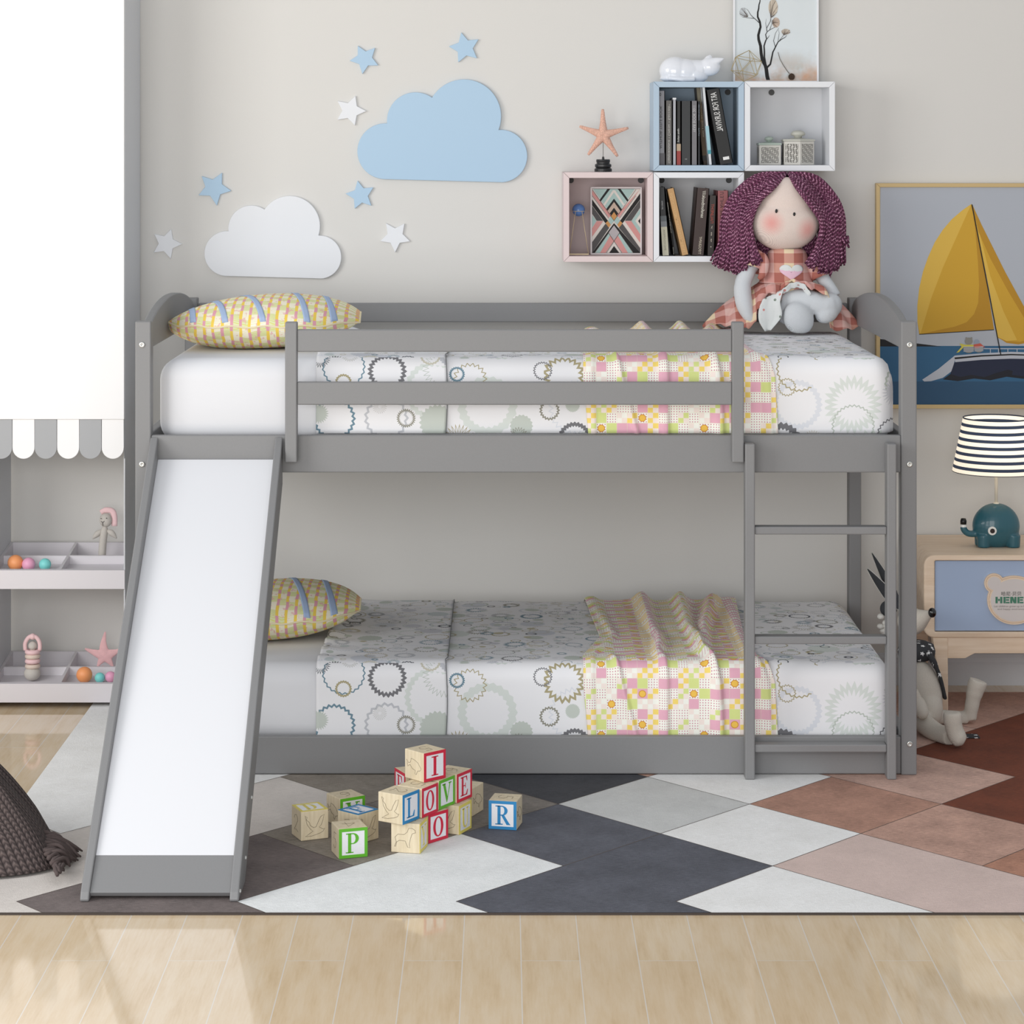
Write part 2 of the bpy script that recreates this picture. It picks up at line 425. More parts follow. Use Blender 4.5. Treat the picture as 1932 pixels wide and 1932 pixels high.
def knit_mat():
    m, t = new_mat('brown_cable_knit', .95)
    u, v, _ = t.sep(t.uv())[:3]
    a = t.math('PINGPONG', t.math('MULTIPLY', u, 150.0), 1.0)
    b = t.math('PINGPONG', t.math('ADD', t.math('MULTIPLY', v, 190.0), t.math('MULTIPLY', a, 1.0)), 1.0)
    f = t.math('MULTIPLY', t.math('POWER', a, .5), t.math('MULTIPLY_ADD', b, .7, .3))
    c = t.ramp(f, [(.1, lin((46, 38, 38))), (.6, lin((98, 86, 84))), (1, lin((118, 104, 100)))])
    t.put(t.b.inputs['Base Color'], c); t.bump(f, 1.0, .004)
    return m
def shade_mat():
    """lit lampshade: warm glowing cloth with navy stripes woven round it"""
    m, t = new_mat('lit_striped_lampshade', .8)
    z = t.sep(t.obj())[2]
    f = t.math('FRACT', t.math('DIVIDE', t.math('SUBTRACT', z, .0), .0202))
    st = t.math('GREATER_THAN', f, .56)
    t.put(t.b.inputs['Base Color'], t.mix(st, lin((255, 246, 230)), lin((58, 68, 88))))
    t.put(t.b.inputs['Emission Color'], t.mix(st, lin((255, 240, 215)), lin((58, 68, 88))))
    t.put(t.b.inputs['Emission Strength'], t.math('MULTIPLY_ADD', st, -.35, .75))
    return m
def wood_mat(name, a, b, stretch=(3, 3, 30), scale=6, rough=.5):
    m, t = new_mat(name, rough)
    v = t.vm('MULTIPLY', t.obj(), stretch); n = t.noise(v, scale, 5, .6)[0]
    t.put(t.b.inputs['Base Color'], t.ramp(n, [(.35, lin(a)), (.65, lin(b))])); t.bump(n, .08, .001)
    return m
def star_mat():
    m, t = new_mat('black_star_print_cotton', .85)
    v = t.node('ShaderNodeTexVoronoi', voronoi_dimensions='2D'); v.inputs['Scale'].default_value = 1; v.inputs['Randomness'].default_value = .5
    q = t.sep(t.obj()); o = t.comb(t.math('MULTIPLY', q[0], 38.0), t.math('MULTIPLY', t.math('ADD', q[2], q[1]), 38.0)); t.put(v.inputs['Vector'], o)
    d = t.sep(t.vm('SUBTRACT', o, v.outputs['Position']))
    ang = t.math('DIVIDE', t.math('ARCTAN2', d[1], d[0]), 2 * PI)
    tri = t.math('PINGPONG', t.math('MULTIPLY', ang, 5.0), .5)
    mk = t.math('LESS_THAN', t.math('ADD', v.outputs['Distance'], t.math('MULTIPLY', tri, .28)), .26)
    t.put(t.b.inputs['Base Color'], t.mix(mk, lin((50, 51, 54)), lin((225, 225, 225))))
    return m
def lattice_mat():
    m, t = new_mat('carved_lattice_panel', .6)
    q = t.sep(t.obj()); u = t.math('ADD', t.math('MULTIPLY', q[0], .9), t.math('MULTIPLY', q[1], .55)); k = 2 * PI / .0092
    a = t.math('SINE', t.math('MULTIPLY', u, k)); b = t.math('SINE', t.math('MULTIPLY', q[2], k)); c = t.math('SINE', t.math('MULTIPLY', t.math('ADD', u, q[2]), k * 1.5))
    p = t.math('ADD', t.math('MULTIPLY', a, b), t.math('MULTIPLY', c, .35))
    mk = t.math('GREATER_THAN', t.math('ABSOLUTE', p), .42)
    t.put(t.b.inputs['Base Color'], t.mix(mk, lin((206, 203, 196)), lin((84, 80, 74))))
    return m
def wash_mat():
    """soft watercolour print: pale blue grey paper, warm and grey stains near the foot"""
    m, t = new_mat('watercolour_print', .6)
    o = t.obj(); z = t.sep(o)[2]
    n = t.noise(o, 9, 4, .6)[0]; n2 = t.noise(t.vm('ADD', o, (3, 1, 2)), 13, 4, .6)[0]
    low = t.math('SUBTRACT', 1.0, t.math('DIVIDE', z, .10), clamp=True)
    c = t.mix(t.math('MULTIPLY', n, .5), lin((222, 228, 232)), lin((206, 216, 216)))
    f = t.math('MULTIPLY', low, t.math('SUBTRACT', t.math('MULTIPLY', n2, 4.0), 1.4, clamp=True), clamp=True)
    c = t.mix(f, c, lin((176, 168, 152)))
    f2 = t.math('MULTIPLY', t.math('MULTIPLY', low, low), t.math('SUBTRACT', t.math('MULTIPLY', n, 5.0), 2.0, clamp=True), clamp=True)
    c = t.mix(f2, c, lin((216, 160, 122)))
    t.put(t.b.inputs['Base Color'], c)
    return m
GREY = M('grey_painted_wood', (131, 131, 132), .5, nscale=300, nstr=.02, bump=.05, bscale=900)
WHITE = M('white_lacquer', (238, 238, 240), .4)
SLIDEW = M('white_slide_board', (226, 227, 231), .28)
SHEET = M('white_cotton_sheet', (222, 223, 227), .9, bump=.2, bscale=60)
STEEL = M('steel_bolt', (212, 212, 208), .3, metal=.7)
QUILT = [quilt_mat('gear_print_cotton', 1.0), quilt_mat('small_gear_print_cotton', 1.75)]; PATCH = patch_mat(); PILLOW = pillow_mat(); PLAID = plaid_mat(); FLORAL = floral_mat(); YARN = yarn_mat(); KNIT = knit_mat()
BLACKP = M('black_plastic', (14, 14, 15), .35)
DARKCAP = M('dark_cap', (84, 84, 84), .7)

# ------------------------------------------------------------------ room shell
WY = 1.10
WALLM = M('warm_white_wall_paint', (219, 217, 213), .85, nscale=400, nstr=.012, bump=.04, bscale=700)
struct(obj('floor', MB().box(-4.5, 4.5, -8, WY + .1, -.1, 0), wood_floor()))
struct(obj('wall_back', MB().box(-4.5, 4.5, WY, WY + .1, 0, 2.9), WALLM))
bp = [(0, 0), (-.014, 0), (-.014, .062), (-.010, .070), (-.010, .082), (-.005, .092), (0, .095)]
b = MB(); b.prism(bp, lambda y, z: (-4.5, WY + y, z), lambda y, z: (4.5, WY + y, z))
struct(obj('baseboard_back', b, M('baseboard_paint', (204, 206, 210), .5)))

# ------------------------------------------------------------------ rug
RUGC = {'w': (244, 243, 240), 'g': (206, 207, 206), 's': (92, 94, 103), 'k': (88, 90, 99), 't': (140, 132, 122), 'q': (124, 118, 112), 'l': (212, 205, 199),
        'd': (112, 102, 100), 'b': (178, 136, 118), 'p': (196, 162, 148), 'm': (190, 152, 136), 'o': (212, 190, 182), 'D': (112, 56, 34), 'n': (178, 130, 108), 'W': (234, 236, 236), 'e': (66, 67, 72)}
rk = list(RUGC); RZ = .006
cells = {(1, 0): 'g', (3, 0): 'b', (5, 0): 'D', (-1, 0): 'q', (-3, 0): 'l', (-5, 0): 'w', (-7, 0): 'w', (7, 0): 'D', (0, 1): 's', (2, 1): 'w', (4, 1): 'm', (6, 1): 'n', (-2, 1): 't', (-4, 1): 'l', (-6, 1): 'l',
         (-1, 2): 'W', (-2, 3): 'W', (1, 2): 'k', (0, 3): 'k', (2, 3): 'w', (3, 2): 'o', (4, 3): 'o', (5, 2): 'n', (6, 3): 'n', (-3, 2): 'd', (-4, 3): 'd', (-5, 2): 'l', (-6, 3): 'l',
         (0, -1): 'e', (2, -1): 'w', (4, -1): 'p', (-2, -1): 't', (-4, -1): 'w', (-6, -1): 'w', (6, -1): 'D', (5, -2): 'D', (3, -2): 'p', (7, -2): 'D', (4, -3): 'p', (6, -3): 'D', (5, -4): 'm', (7, -4): 'p', (8, -3): 'D', (6, -5): 'm', (8, -5): 'm', (7, 2): 'n', (8, 1): 'n', (8, -1): 'D', (8, 3): 'b', (-1, 4): 'W', (1, 4): 'k', (3, 4): 'w', (5, 4): 'o', (7, 4): 'n', (-3, 4): 'd', (-5, 4): 'l', (-7, 4): 'l', (-8, 1): 'l', (-7, 2): 'l', (-8, 3): 'l', (9, 0): 'D', (9, 2): 'n', (9, -2): 'D', (9, -4): 'm'}
X0r, X1r, Y0r, Y1r = -1.186, 2.35, -1.142, .97
rb = MB(); rb.box(X0r, X1r, Y0r, Y1r, .0005, RZ - .0008, 0)
def clip(poly):
    for ax, val, sg in ((0, X0r, 1), (0, X1r, -1), (1, Y0r, 1), (1, Y1r, -1)):
        out = []
        for i in range(len(poly)):
            a, c = poly[i - 1], poly[i]; da = (a[ax] - val) * sg; dc = (c[ax] - val) * sg
            if (da >= 0) != (dc >= 0):
                k = da / (da - dc); out.append((a[0] + (c[0] - a[0]) * k, a[1] + (c[1] - a[1]) * k))
            if dc >= 0: out.append(c)
        poly = out
        if not poly: return []
    return poly
random.seed(3)
def cell(i, j): return cells.get((i, j), 'w' if i < 0 else 'm')
for i in range(-8, 12):
    for j in range(-6, 6):
        if (i + j) % 2 == 0: continue
        k = cells.get((i, j), 'w' if i < 0 else 'm')
        cx_, cy_ = .1335 + .2345 * i, 6.12 - .262 * j - D0
        pts = clip([(cx_ - .2345, cy_), (cx_, cy_ - .262), (cx_ + .2345, cy_), (cx_, cy_ + .262)])
        if len(pts) > 2:
            rb.poly([(x, y, RZ) for x, y in pts], rk.index(k) + 1)
# dark stitched grooves along the lattice lines
nl = len(rk) + 1
for i in range(-8, 12):
    for j in range(-7, 6):
        if (i + j) % 2: continue
        for sg in (-1, 1):
            ka = cells.get((i + (sg if 0 else 0), j), None)
            a = (.1335 + .2345 * i, 6.12 - .262 * j - D0); c = (a[0] + sg * .2345, a[1] - .262)
            # skip seams inside merged fields
            mid = ((a[0] + c[0]) / 2, (a[1] + c[1]) / 2)
            L_ = cell(i + sg, j); R_ = cell(i, j + 1)
            if L_ == R_: continue
            d = Vector((c[0] - a[0], c[1] - a[1])).normalized(); n_ = Vector((-d.y, d.x)) * .0011
            q = clip([(a[0] + n_.x, a[1] + n_.y), (c[0] + n_.x, c[1] + n_.y), (c[0] - n_.x, c[1] - n_.y), (a[0] - n_.x, a[1] - n_.y)])
            if len(q) > 2: rb.poly([(x, y, RZ + .0003) for x, y in q], nl)
rug = obj('area_rug', rb, [M('rug_backing', (70, 62, 58), .9)] + [rug_mat('rug_' + k, RUGC[k]) for k in rk] + [M('rug_groove', (96, 86, 80), .95)], recalc=False)
tag(rug, 'large rug of grey, white, pink and brown diamonds lying under the bunk bed', 'rug')
for p_ in rug.data.polygons:
    pass

# ------------------------------------------------------------------ bunk bed
bed = thing('bunk_bed', 'low grey wooden bunk bed with a white slide at left and a ladder at right', 'bunk bed', (.057, .5, 0))
def gp(name, x0, x1, y0, y1, z0, z1, bv=.003, m=GREY): return obj(name, MB().box(x0, x1, y0, y1, z0, z1), m, bed, bevel=bv)
XL, XR = -.943, 1.058
def bolt(parent, x, y, z):
    b = MB(); b.lathe([(.0, 0), (.0075, 0), (.0078, -.002), (.006, -.0035), (.0022, -.0035), (.002, -.0015), (0, -.0015)], (x, y, z), 18, axis='y', caps=False)
    o = obj('bolt', b, STEEL, parent, smooth=True); o['label'] = 'small round steel bolt head'
for x0, x1 in ((XL, XL + .040), (XR - .040, XR)):
    fp = gp('front_post', x0, x1, 0, .046, .0063, 1.167); bp_ = gp('back_post', x0 + .004 * (x0 < 0), x1 - .004 * (x0 > 0), .965, 1.012, .0063, 1.167)
    xm = -.9255 if x0 < 0 else 1.0395
    for zz in (1.108, .802, .086): bolt(fp, xm, 0, zz)
gp('bed_rail', XL + .040, XR - .040, .004, .026, .780, .8755); gp('bed_rail', XL + .040, XR - .040, .004, .026, .008, .104)
gp('bed_rail', XL + .044, XR - .044, .985, 1.007, .780, .875); gp('bed_rail', XL + .044, XR - .044, .985, 1.007, .008, .104)
gp('back_guard_rail', XL + .044, XR - .044, .975, .995, 1.096, 1.152)
# arched end panels and end rails
for s_, xa, xb in ((-1, XL + .010, XL + .032), (1, XR - .032, XR - .010)):
    pts = []
    n = 22
    for i in range(n + 1):
        t_ = i / n; pts.append((.046 + (.965 - .046) * t_, 1.143 + .064 * (sin(PI * t_) ** .62)))
    pts += [(.965, 1.094), (.046, 1.094)]
    b = MB(); b.prism(pts, lambda y, z: (xa, y, z), lambda y, z: (xb, y, z)); obj('arched_end_panel', b, GREY, bed, bevel=.003)
    for z0 in (.008, .780): gp('end_rail', xa, xb, .046, .965, z0, z0 + .095)
# mattress platforms
gp('mattress_platform', XL + .045, XR - .045, .028, .980, .050, .068); gp('mattress_platform', XL + .045, XR - .045, .028, .980, .824, .843)
# front guard
for px0, px1 in ((537.6, 560.2), (1381.3, 1403.8)):
    Yg = -.034; a = P(px0, 608, Yg); c = P(px1, 873, Yg); gp('guard_post', a.x, c.x, Yg, 0, c.z, a.z)
xa = P(560.2, 0, -.034).x; xb = P(1381.3, 0, -.034).x
for ya, yb in ((622, 664), (721, 764)):
    gp('guard_rail', xa, xb, -.030, -.008, P(0, yb, -.03).z, P(0, ya, -.03).z)
# ladder
LY0, LY1 = -.048, -.004
sL = (P(1406, 0, LY0).x, P(1424.5, 0, LY0).x); sR = (P(1674, 0, LY0).x, P(1691.5, 0, LY0).x)
for x0, x1 in (sL, sR): gp('ladder_stile', x0, x1, LY0, LY1, .0063, P(0, 838, LY0).z)
for y_ in (994, 1201, 1405):
    zt = P(0, y_, LY0 + .006).z; gp('ladder_rung', sL[1], sR[0], LY0 + .006, LY1 - .002 , zt - .020, zt)
# slide
def slide_side(x0, x1):
    pts = [(-.004, .872), (-1.048, .040), (-1.064, .026), (-1.072, .012), (-1.070, .0065), (-.935, .0065), (-.004, .752)]
    b = MB(); b.prism(pts, lambda y, z: (x0, y, z), lambda y, z: (x1, y, z)); return obj('slide_side_rail', b, GREY, bed, bevel=.003)
xs0, xs1, xs2, xs3 = -.903, -.884, -.584, -.565
slide_side(xs0, xs1); sr = slide_side(xs2, xs3)
def strip(name, Ya, Za, Yb, Zb, th, m):
    d = Vector((Yb - Ya, Zb - Za)).normalized(); n = Vector((d.y, -d.x)) * th
    if n.y > 0: n = -n
    b = MB(); pts = [(Ya, Za), (Yb, Zb), (Yb + n.x, Zb + n.y), (Ya + n.x, Za + n.y)]
    b.prism(pts, lambda y, z: (xs1, y, z), lambda y, z: (xs2, y, z)); return obj(name, b, m, bed, bevel=.001)
strip('slide_surface', -.004, .815, -.980, .0805, .008, SLIDEW)['label'] = 'white slide surface'
strip('slide_foot_board', -.980, .0805, -1.058, .0225, .012, GREY)
for y_, z_ in ((-.80, .158), (-.93, .06), (-1.045, .022)):
    b = MB(); b.lathe([(0, .003), (.004, .003), (.005, 0)], (xs3, y_, z_), 12, axis='x', caps=False); obj('bolt', b, STEEL, sr, smooth=True)

# ------------------------------------------------------------------ mattresses, quilts, throws, pillows
MX0, MX1, MY0, MY1, MZ0, MZ1, MR = -.893, 1.008, .052, .972, .082, .276, .045
UP = .790
def mattress(dz, z0, label):
    b = MB(); b.box(MX0, MX1, MY0, MY1, z0, MZ1 + dz)
    o = obj('mattress', b, SHEET, bevel=.055, smooth=True, seg=8); tag(o, label, 'mattress', 'mattresses of the bunk bed'); return o
mattress(0, .070, 'white sheeted mattress on the lower bunk, beneath the gear print quilt')
mattress(UP, .845, 'white sheeted mattress on the upper bunk, bare below the pillow at left')
# profile across the bed: v = arc length from the front hem upwards, then over the edge and to the back
def prof(v, off, inset=0.0, zb=None):
    R = MR; zb = MZ0 + .004 if zb is None else zb
    yf = MY0 - off + inset; zt = MZ1 + off - inset
    h = zt - R - zb; a = R * PI / 2
    if v < h: return Vector((yf, zb + v)), Vector((-1, 0))
    if v < h + a:
        t_ = (v - h) / R; return Vector((yf + R - R * cos(t_), zt - R + R * sin(t_))), Vector((-cos(t_), sin(t_)))
    w = v - h - a; top = (MY1 - off) - (yf + R) - R
    if w < top: return Vector((yf + R + w, zt)), Vector((0, 1))
    t_ = min((w - top) / R, PI / 2); return Vector((MY1 - off - R + R * sin(t_) , zt - R + R * cos(t_))), Vector((sin(t_), cos(t_)))
VH = MZ1 - MR - MZ0; VT = VH + MR * PI / 2; VEND = VT + (MY1 - MY0 - 2 * MR) + MR * .9
def vsamp(n1=14, n2=9, n3=46): return lsp(0, VH, n1) + lsp(VH, VT, n2)[1:] + lsp(VT, VEND, n3)[1:]
def cloth(name, parent, x0f, x1f, off, mat, nx, disp=None, xw=None, wrap=False, uvo=(0, 0), th=.003):
    """cloth lying over the bed: x range may vary with v (x0f, x1f functions)"""
    us = lsp(0, 1, nx); vs = vsamp()
    def f(u, v):
        x = x0f(v) + (x1f(v) - x0f(v)) * u; ins = 0
        if wrap and x > MX1 - .05:
            k = min(1, (x - (MX1 - .05)) / .05); ins = .05 * (1 - math.sqrt(max(0, 1 - k * k)))
        p, n = prof(v, off, ins)
        d = disp(u, v, x) if disp else 0
        if xw: x += xw(u, v)
        return Vector((x, p.x + n.x * d, p.y + n.y * d))
    b = MB(); b.grid(f, us, vs, uvf=lambda u, v: (x0f(v) + (x1f(v) - x0f(v)) * u + uvo[0], (v if v < VT or mat is not PATCH else VT + (v - VT) * 1.8) + uvo[1]), mif=(lambda u, v: 1 if v > VH + .7 * (VT - VH) else 0) if isinstance(mat, list) else None)
    return obj(name, b, mat, parent, smooth=True, solid=th, recalc=False, soff=-1)
def wr(u, v, x): return .0012 * sin(x * 23 + v * 5) * sin(v * 11 + x * 3) + .0018 * max(0, sin(x * 9 + 2 * v))
def make_quilt(label, loc):
    r = thing('bed_quilt', label, 'quilt', loc, group='gear print quilts')
    cloth('quilt_cover', r, lambda v: -.16, lambda v: MX1 + .004, .004, QUILT, 90, disp=wr, wrap=True, uvo=(0, 0))
    dk = M('dark_piping', (112, 114, 116), .8)
    xf0 = lambda v: -.483 + (.018 * min(1, max(0, (v - VT) / .8)) if v > VT else 0); xf1 = lambda v: -.149 + (.004 if v > VT else .004 * sin(v * 16))
    def dsp(u, v, x):
        e = math.exp(-((u - .0) / .10) ** 2)
        lift = .016 * e * (max(0, v - VT) / .9) ** .7 if v > VT else 0
        rip = .004 * math.exp(-(u / .22) ** 2) * sin(v * 60) if v > VT else 0
        return lift + rip
    cloth('turned_down_fold', r, xf0, xf1, .010, QUILT, 46, disp=dsp, uvo=(3.3, 1.7))
    pts = []
    for v in vsamp():
        p, n = prof(v, .0125); pts.append((xf1(v) + .0005, p.x, p.y))
    o = obj('edge_piping', MB().tube(pts, .0010, 6), dk, r, smooth=True); o['label'] = 'dark edge piping'
    return r
def copy_tree(o, parent=None):
    c = o.copy(); COL.objects.link(c)
    if parent is not None: c.parent = parent
    for ch in list(o.children):
        copy_tree(ch, c)
    return c
q1 = make_quilt('white quilt with gear circle print, turned down at the top, on the lower bunk', (.3, .5, .1))
q2 = copy_tree(q1); q2.location = (.3, .5, .1 + UP); q2['label'] = 'white quilt with gear circle print on the upper bunk, behind the guard rails'
# throw blanket with raised folds
def pl(pts, v):
    for (a, x), (c, y) in zip(pts, pts[1:]):
        if v <= c: 
            t_ = (v - a) / (c - a) if c > a else 0; return x + (y - x) * t_
    return pts[-1][1]
vm_ = VT + .42
RID = [([(0, .41), (VT, .44), (VT + .18, .42), (vm_, .38), (VEND, .37)], [(0, .010), (VH, .009), (VT + .05, .014), (VT + .22, .026), (VT + .34, .012), (VEND - .25, .026), (VEND - .05, .030), (VEND, .012)], .040),
       ([(0, .70), (VT, .71), (VT + .15, .66), (vm_, .62), (VEND, .63)], [(0, .009), (VH, .010), (VT + .06, .022), (VT + .2, .030), (vm_, .020), (VEND - .06, .030), (VEND, .012)], .042),
       ([(0, .71), (VT + .15, .70), (vm_, .74), (VEND, .86)], [(0, 0), (VT + .1, .010), (vm_, .024), (VEND - .06, .026), (VEND, .010)], .04),
       ([(0, .26), (VH, .20), (VT + .02, .17), (VEND, .1)], [(0, .009), (VH, .010), (VT, .010), (VT + .08, 0), (VEND, 0)], .022),
       ([(0, .03), (VT, .05), (VT + .3, .10), (VEND, .04)], [(0, .004), (VT, .004), (VEND, .012)], .03),
       ([(0, .96), (VT, .95), (VEND, .97)], [(0, .006), (VT, .006), (VEND, .01)], .03)]
def tdisp(u, v, x):
    d = .001 * sin(u * 40 + v * 9)
    for cen, amp, w in RID:
        k = (u - pl(cen, v)) / (w * (1 + .5 * max(0, v - VT - .35) / .5)); k = k * 1.9 if k > 0 and v < VT + .1 else abs(k); d += pl(amp, v) * math.exp(-k ** 3)
    return max(0, d)
def txw(u, v):
    d = 0
    for cen, amp, w in RID[:3]:
        k = (u - pl(cen, v)) / (w * 1.2); d += -pl(amp, v) * .35 * k * math.exp(-k * k)
    return d
def make_throw(label, loc):
    tx0 = lambda v: pl([(0, .218), (VH, .205), (VT + .05, .207), (VT + .3, .262), (VEND, .236)], v)
    tx1 = lambda v: pl([(0, .708), (VH, .700), (VT + .06, .662), (VT + .35, .655), (VEND, .680)], v)
    o = cloth('patchwork_throw', None, tx0, tx1, .011, PATCH, 150, disp=tdisp, xw=txw, th=.004)
    tag(o, label, 'throw blanket', 'patchwork throws across the quilts'); return o
t1 = make_throw('pink, yellow and green patchwork throw with raised folds, draped over the lower bunk', None)
t2 = t1.copy(); COL.objects.link(t2); t2.location.z += UP; t2['label'] = 'pink, yellow and green patchwork throw draped over the upper bunk behind the guard rails'
# pillows
PWc = Vector((-.656, .455, .345)); PW, PD, PH = .262, .205, .074
def pil(a, c, side, off=0):
    ra, rc = abs(a), abs(c)
    h = PH * (max(0, 1 - ra ** 2.2) ** .62) * (max(0, 1 - rc ** 2.4) ** .6)
    x = a * PW * (1 - .05 * (1 - a * a)); y = c * PD * (.98 - .86 * ra ** 4.5)
    z = side * (h + off)
    if side < 0: z = max(z, -.066)
    tilt = .05 * x + .012 * (a * c)
    return Vector((PWc.x + x, PWc.y + y + .06 * a * .3, PWc.z + z + tilt + .003 * sin(a * 17) * (rc > .9)))
def make_pillow(label, loc):
    r = thing('pillow', label, 'pillow', loc, group='plaid pillows')
    b = MB(); N = 44; A = [sin(PI / 2 * t_) for t_ in lsp(-1, 1, N)]
    for sd in (1, -1): b.grid(lambda u, v: pil(u, v, sd), A, A, uvf=lambda u, v: (u * .27, v * .22 + (.5 if sd < 0 else 0)))
    bmesh.ops.remove_doubles(b.bm, verts=b.bm.verts, dist=.0004)
    obj('pillow_case', b, PILLOW, r, smooth=True)
    # seam piping round the edge
    pts = [pil(a, -1, 1) for a in A] + [pil(1, a, 1) for a in A[1:]] + [pil(a, 1, 1) for a in A[::-1][1:]] + [pil(-1, a, 1) for a in A[::-1][1:-1]]
    obj('seam', MB().tube(pts, .0028, 6, closed=True), M('cream_piping', (240, 226, 190), .9), r, smooth=True)
    RB = M('pale_blue_ribbon', (168, 188, 220), .8)
    for a0, a1 in ((-.88, -.68), (-.76, -.34), (-.44, .06), (.20, .52), (.58, .78)):
        b = MB(); cs = lsp(.92, -.985, 40); w = .032
        def ctr(c): return a0 + (a1 - a0) * ((.92 - c) / 1.9)
        b.grid(lambda u, c: pil(ctr(c) + u * w, c, 1, .0012), [-1, -.5, 0, .5, 1], cs)
        o = obj('ribbon', b, RB, r, smooth=True, recalc=False, solid=.001, soff=0); o['label'] = 'pale blue ribbon across the pillow'
    return r
p1 = make_pillow('plump pastel plaid pillow with blue ribbons on the lower bunk, behind the slide', (-.656, .455, .279))
p2 = copy_tree(p1); p2.location = (-.656, .455, .279 + UP); p2['label'] = 'plump pastel plaid pillow with blue ribbons on the upper bunk by the left end panel'
# ------------------------------------------------------------------ clouds and stars on the wall
BLUEC = M('pale_blue_board', (176, 204, 227), .6); WHITEC = M('white_board', (232, 234, 238), .6)
def cloud(mat, circ, bottom, k, ox, oy, label):
    """circ: (cx, cy, r) lobes left to right; outline walked along the arcs"""
    def isec(c1, c2):
        (x1, y1, r1), (x2, y2, r2) = c1, c2; d = math.hypot(x2 - x1, y2 - y1); a = (r1 * r1 - r2 * r2 + d * d) / (2 * d); h = math.sqrt(max(0, r1 * r1 - a * a))
        xm, ym = x1 + a * (x2 - x1) / d, y1 + a * (y2 - y1) / d
        o = [(xm + h * (y2 - y1) / d, ym - h * (x2 - x1) / d), (xm - h * (y2 - y1) / d, ym + h * (x2 - x1) / d)]
        return min(o, key=lambda p: p[1])
    j = [isec(circ[i], circ[i + 1]) for i in range(3)]
    st = [bottom[0]] + j; en = j + [bottom[1]]; out = []
    for (x, y, r), s_, e_ in zip(circ, st, en):
        a0 = math.atan2(s_[1] - y, s_[0] - x); a1 = math.atan2(e_[1] - y, e_[0] - x)
        while a1 < a0: a1 += 2 * PI
        n = 26; out += [(x + r * cos(a0 + (a1 - a0) * i / n), y + r * sin(a0 + (a1 - a0) * i / n)) for i in range(n)]
    out.append(bottom[1])
    Yf = WY - .014; pts = [P(ox + a * k, oy + c * k, Yf) for a, c in out]
    b = MB(); b.prism([(p.x, p.z) for p in pts][::-1], lambda x, z: (x, WY - .0005, z), lambda x, z: (x, Yf, z))
    tag(obj('cloud_wall_panel', b, mat, bevel=.0015), label, 'wall decoration')
K1 = 760 / 1932
cloud(BLUEC, [(1187, 624, 134), (1332, 478, 137), (1565, 457, 178), (1742, 647, 126)], [(1180, 757), (1750, 773)], K1, 260, 40, 'large pale blue cloud cut-out on the wall')
cloud(WHITEC, [(427, 1115, 108), (545, 995, 111), (729, 983, 145), (872, 1132, 104)], [(420, 1222), (880, 1235)], K1, 260, 40, 'white cloud cut-out on the wall above the left pillow')
stars = [('blue', [(1055, 118), (1138, 128), (1153, 212), (1077, 253), (1016, 190)], 'pale blue wall star up left of the big blue cloud, above the white star'),
         ('blue', [(1551, 54), (1634, 87), (1627, 178), (1537, 197), (1492, 121)], 'pale blue wall star right above the top of the blue cloud'),
         ('white', [(1044, 358), (1096, 431), (1041, 500), (957, 473), (958, 383)], 'white wall star just left of the big blue cloud'),
         ('blue', [(306, 743), (404, 727), (448, 814), (379, 884), (291, 835)], 'pale blue wall star above the left edge of the white cloud'),
         ('blue', [(1054, 765), (1130, 797), (1120, 885), (1040, 899), (996, 827)], 'pale blue wall star under the blue cloud, right of the white cloud'),
         ('white', [(160, 997), (213, 1069), (158, 1139), (76, 1110), (79, 1021)], 'white wall star left of the white cloud, nearest the toy shelf'),
         ('white', [(1190, 969), (1279, 971), (1306, 1056), (1234, 1109), (1163, 1055)], 'white wall star right of the white cloud, one point straight down')]
for c_, tips, lab in stars:
    t_ = [P(260 + x * K1, 40 + y * K1, WY - .008) for x, y in tips]
    cx_ = sum(p.x for p in t_) / 5; cz_ = sum(p.z for p in t_) / 5; out = []
    for i in range(5):
        a, c2 = t_[i], t_[(i + 1) % 5]; out.append((a.x, a.z)); mx, mz = (a.x + c2.x) / 2, (a.z + c2.z) / 2
        out.append((cx_ + (mx - cx_) * .62, cz_ + (mz - cz_) * .62))
    b = MB(); b.prism(out, lambda x, z: (x, WY - .0005, z), lambda x, z: (x, WY - .009, z))
    tag(obj('star_wall_panel', b, BLUEC if c_ == 'blue' else WHITEC, bevel=.0008), lab, 'wall star', 'wall stars')

# ------------------------------------------------------------------ flat artwork helper
def art(name, parent, fm, polys, y0, step=.00012, local=False):
    """polys: [(points, material)], later ones lie on top; fm maps drawing units to (x, z)"""
    b = MB(); ms = []
    for i, (pts, m) in enumerate(polys):
        if m not in ms: ms.append(m)
        b.poly([(fm(*p)[0], y0 - i * step, fm(*p)[1]) for p in pts], ms.index(m))
    return obj(name, b, ms, parent, recalc=False, local=local)
def line(p, q, w):
    d = Vector((q[0] - p[0], q[1] - p[1])); n = Vector((-d.y, d.x)).normalized() * w / 2
    return [(p[0] + n.x, p[1] + n.y), (q[0] + n.x, q[1] + n.y), (q[0] - n.x, q[1] - n.y), (p[0] - n.x, p[1] - n.y)]
def mitre_frame(name, x0, x1, z0, z1, w, y0, y1, mat, parent, bevel=.001):
    b = MB(); O = [(x0, z0), (x1, z0), (x1, z1), (x0, z1)]; I = [(x0 + w, z0 + w), (x1 - w, z0 + w), (x1 - w, z1 - w), (x0 + w, z1 - w)]
    for i in range(4):
        j = (i + 1) % 4; q = [O[i], O[j], I[j], I[i]]
        b.prism(q, lambda x, z: (x, y0, z), lambda x, z: (x, y1, z))
    return obj(name, b, mat, parent, bevel=bevel)

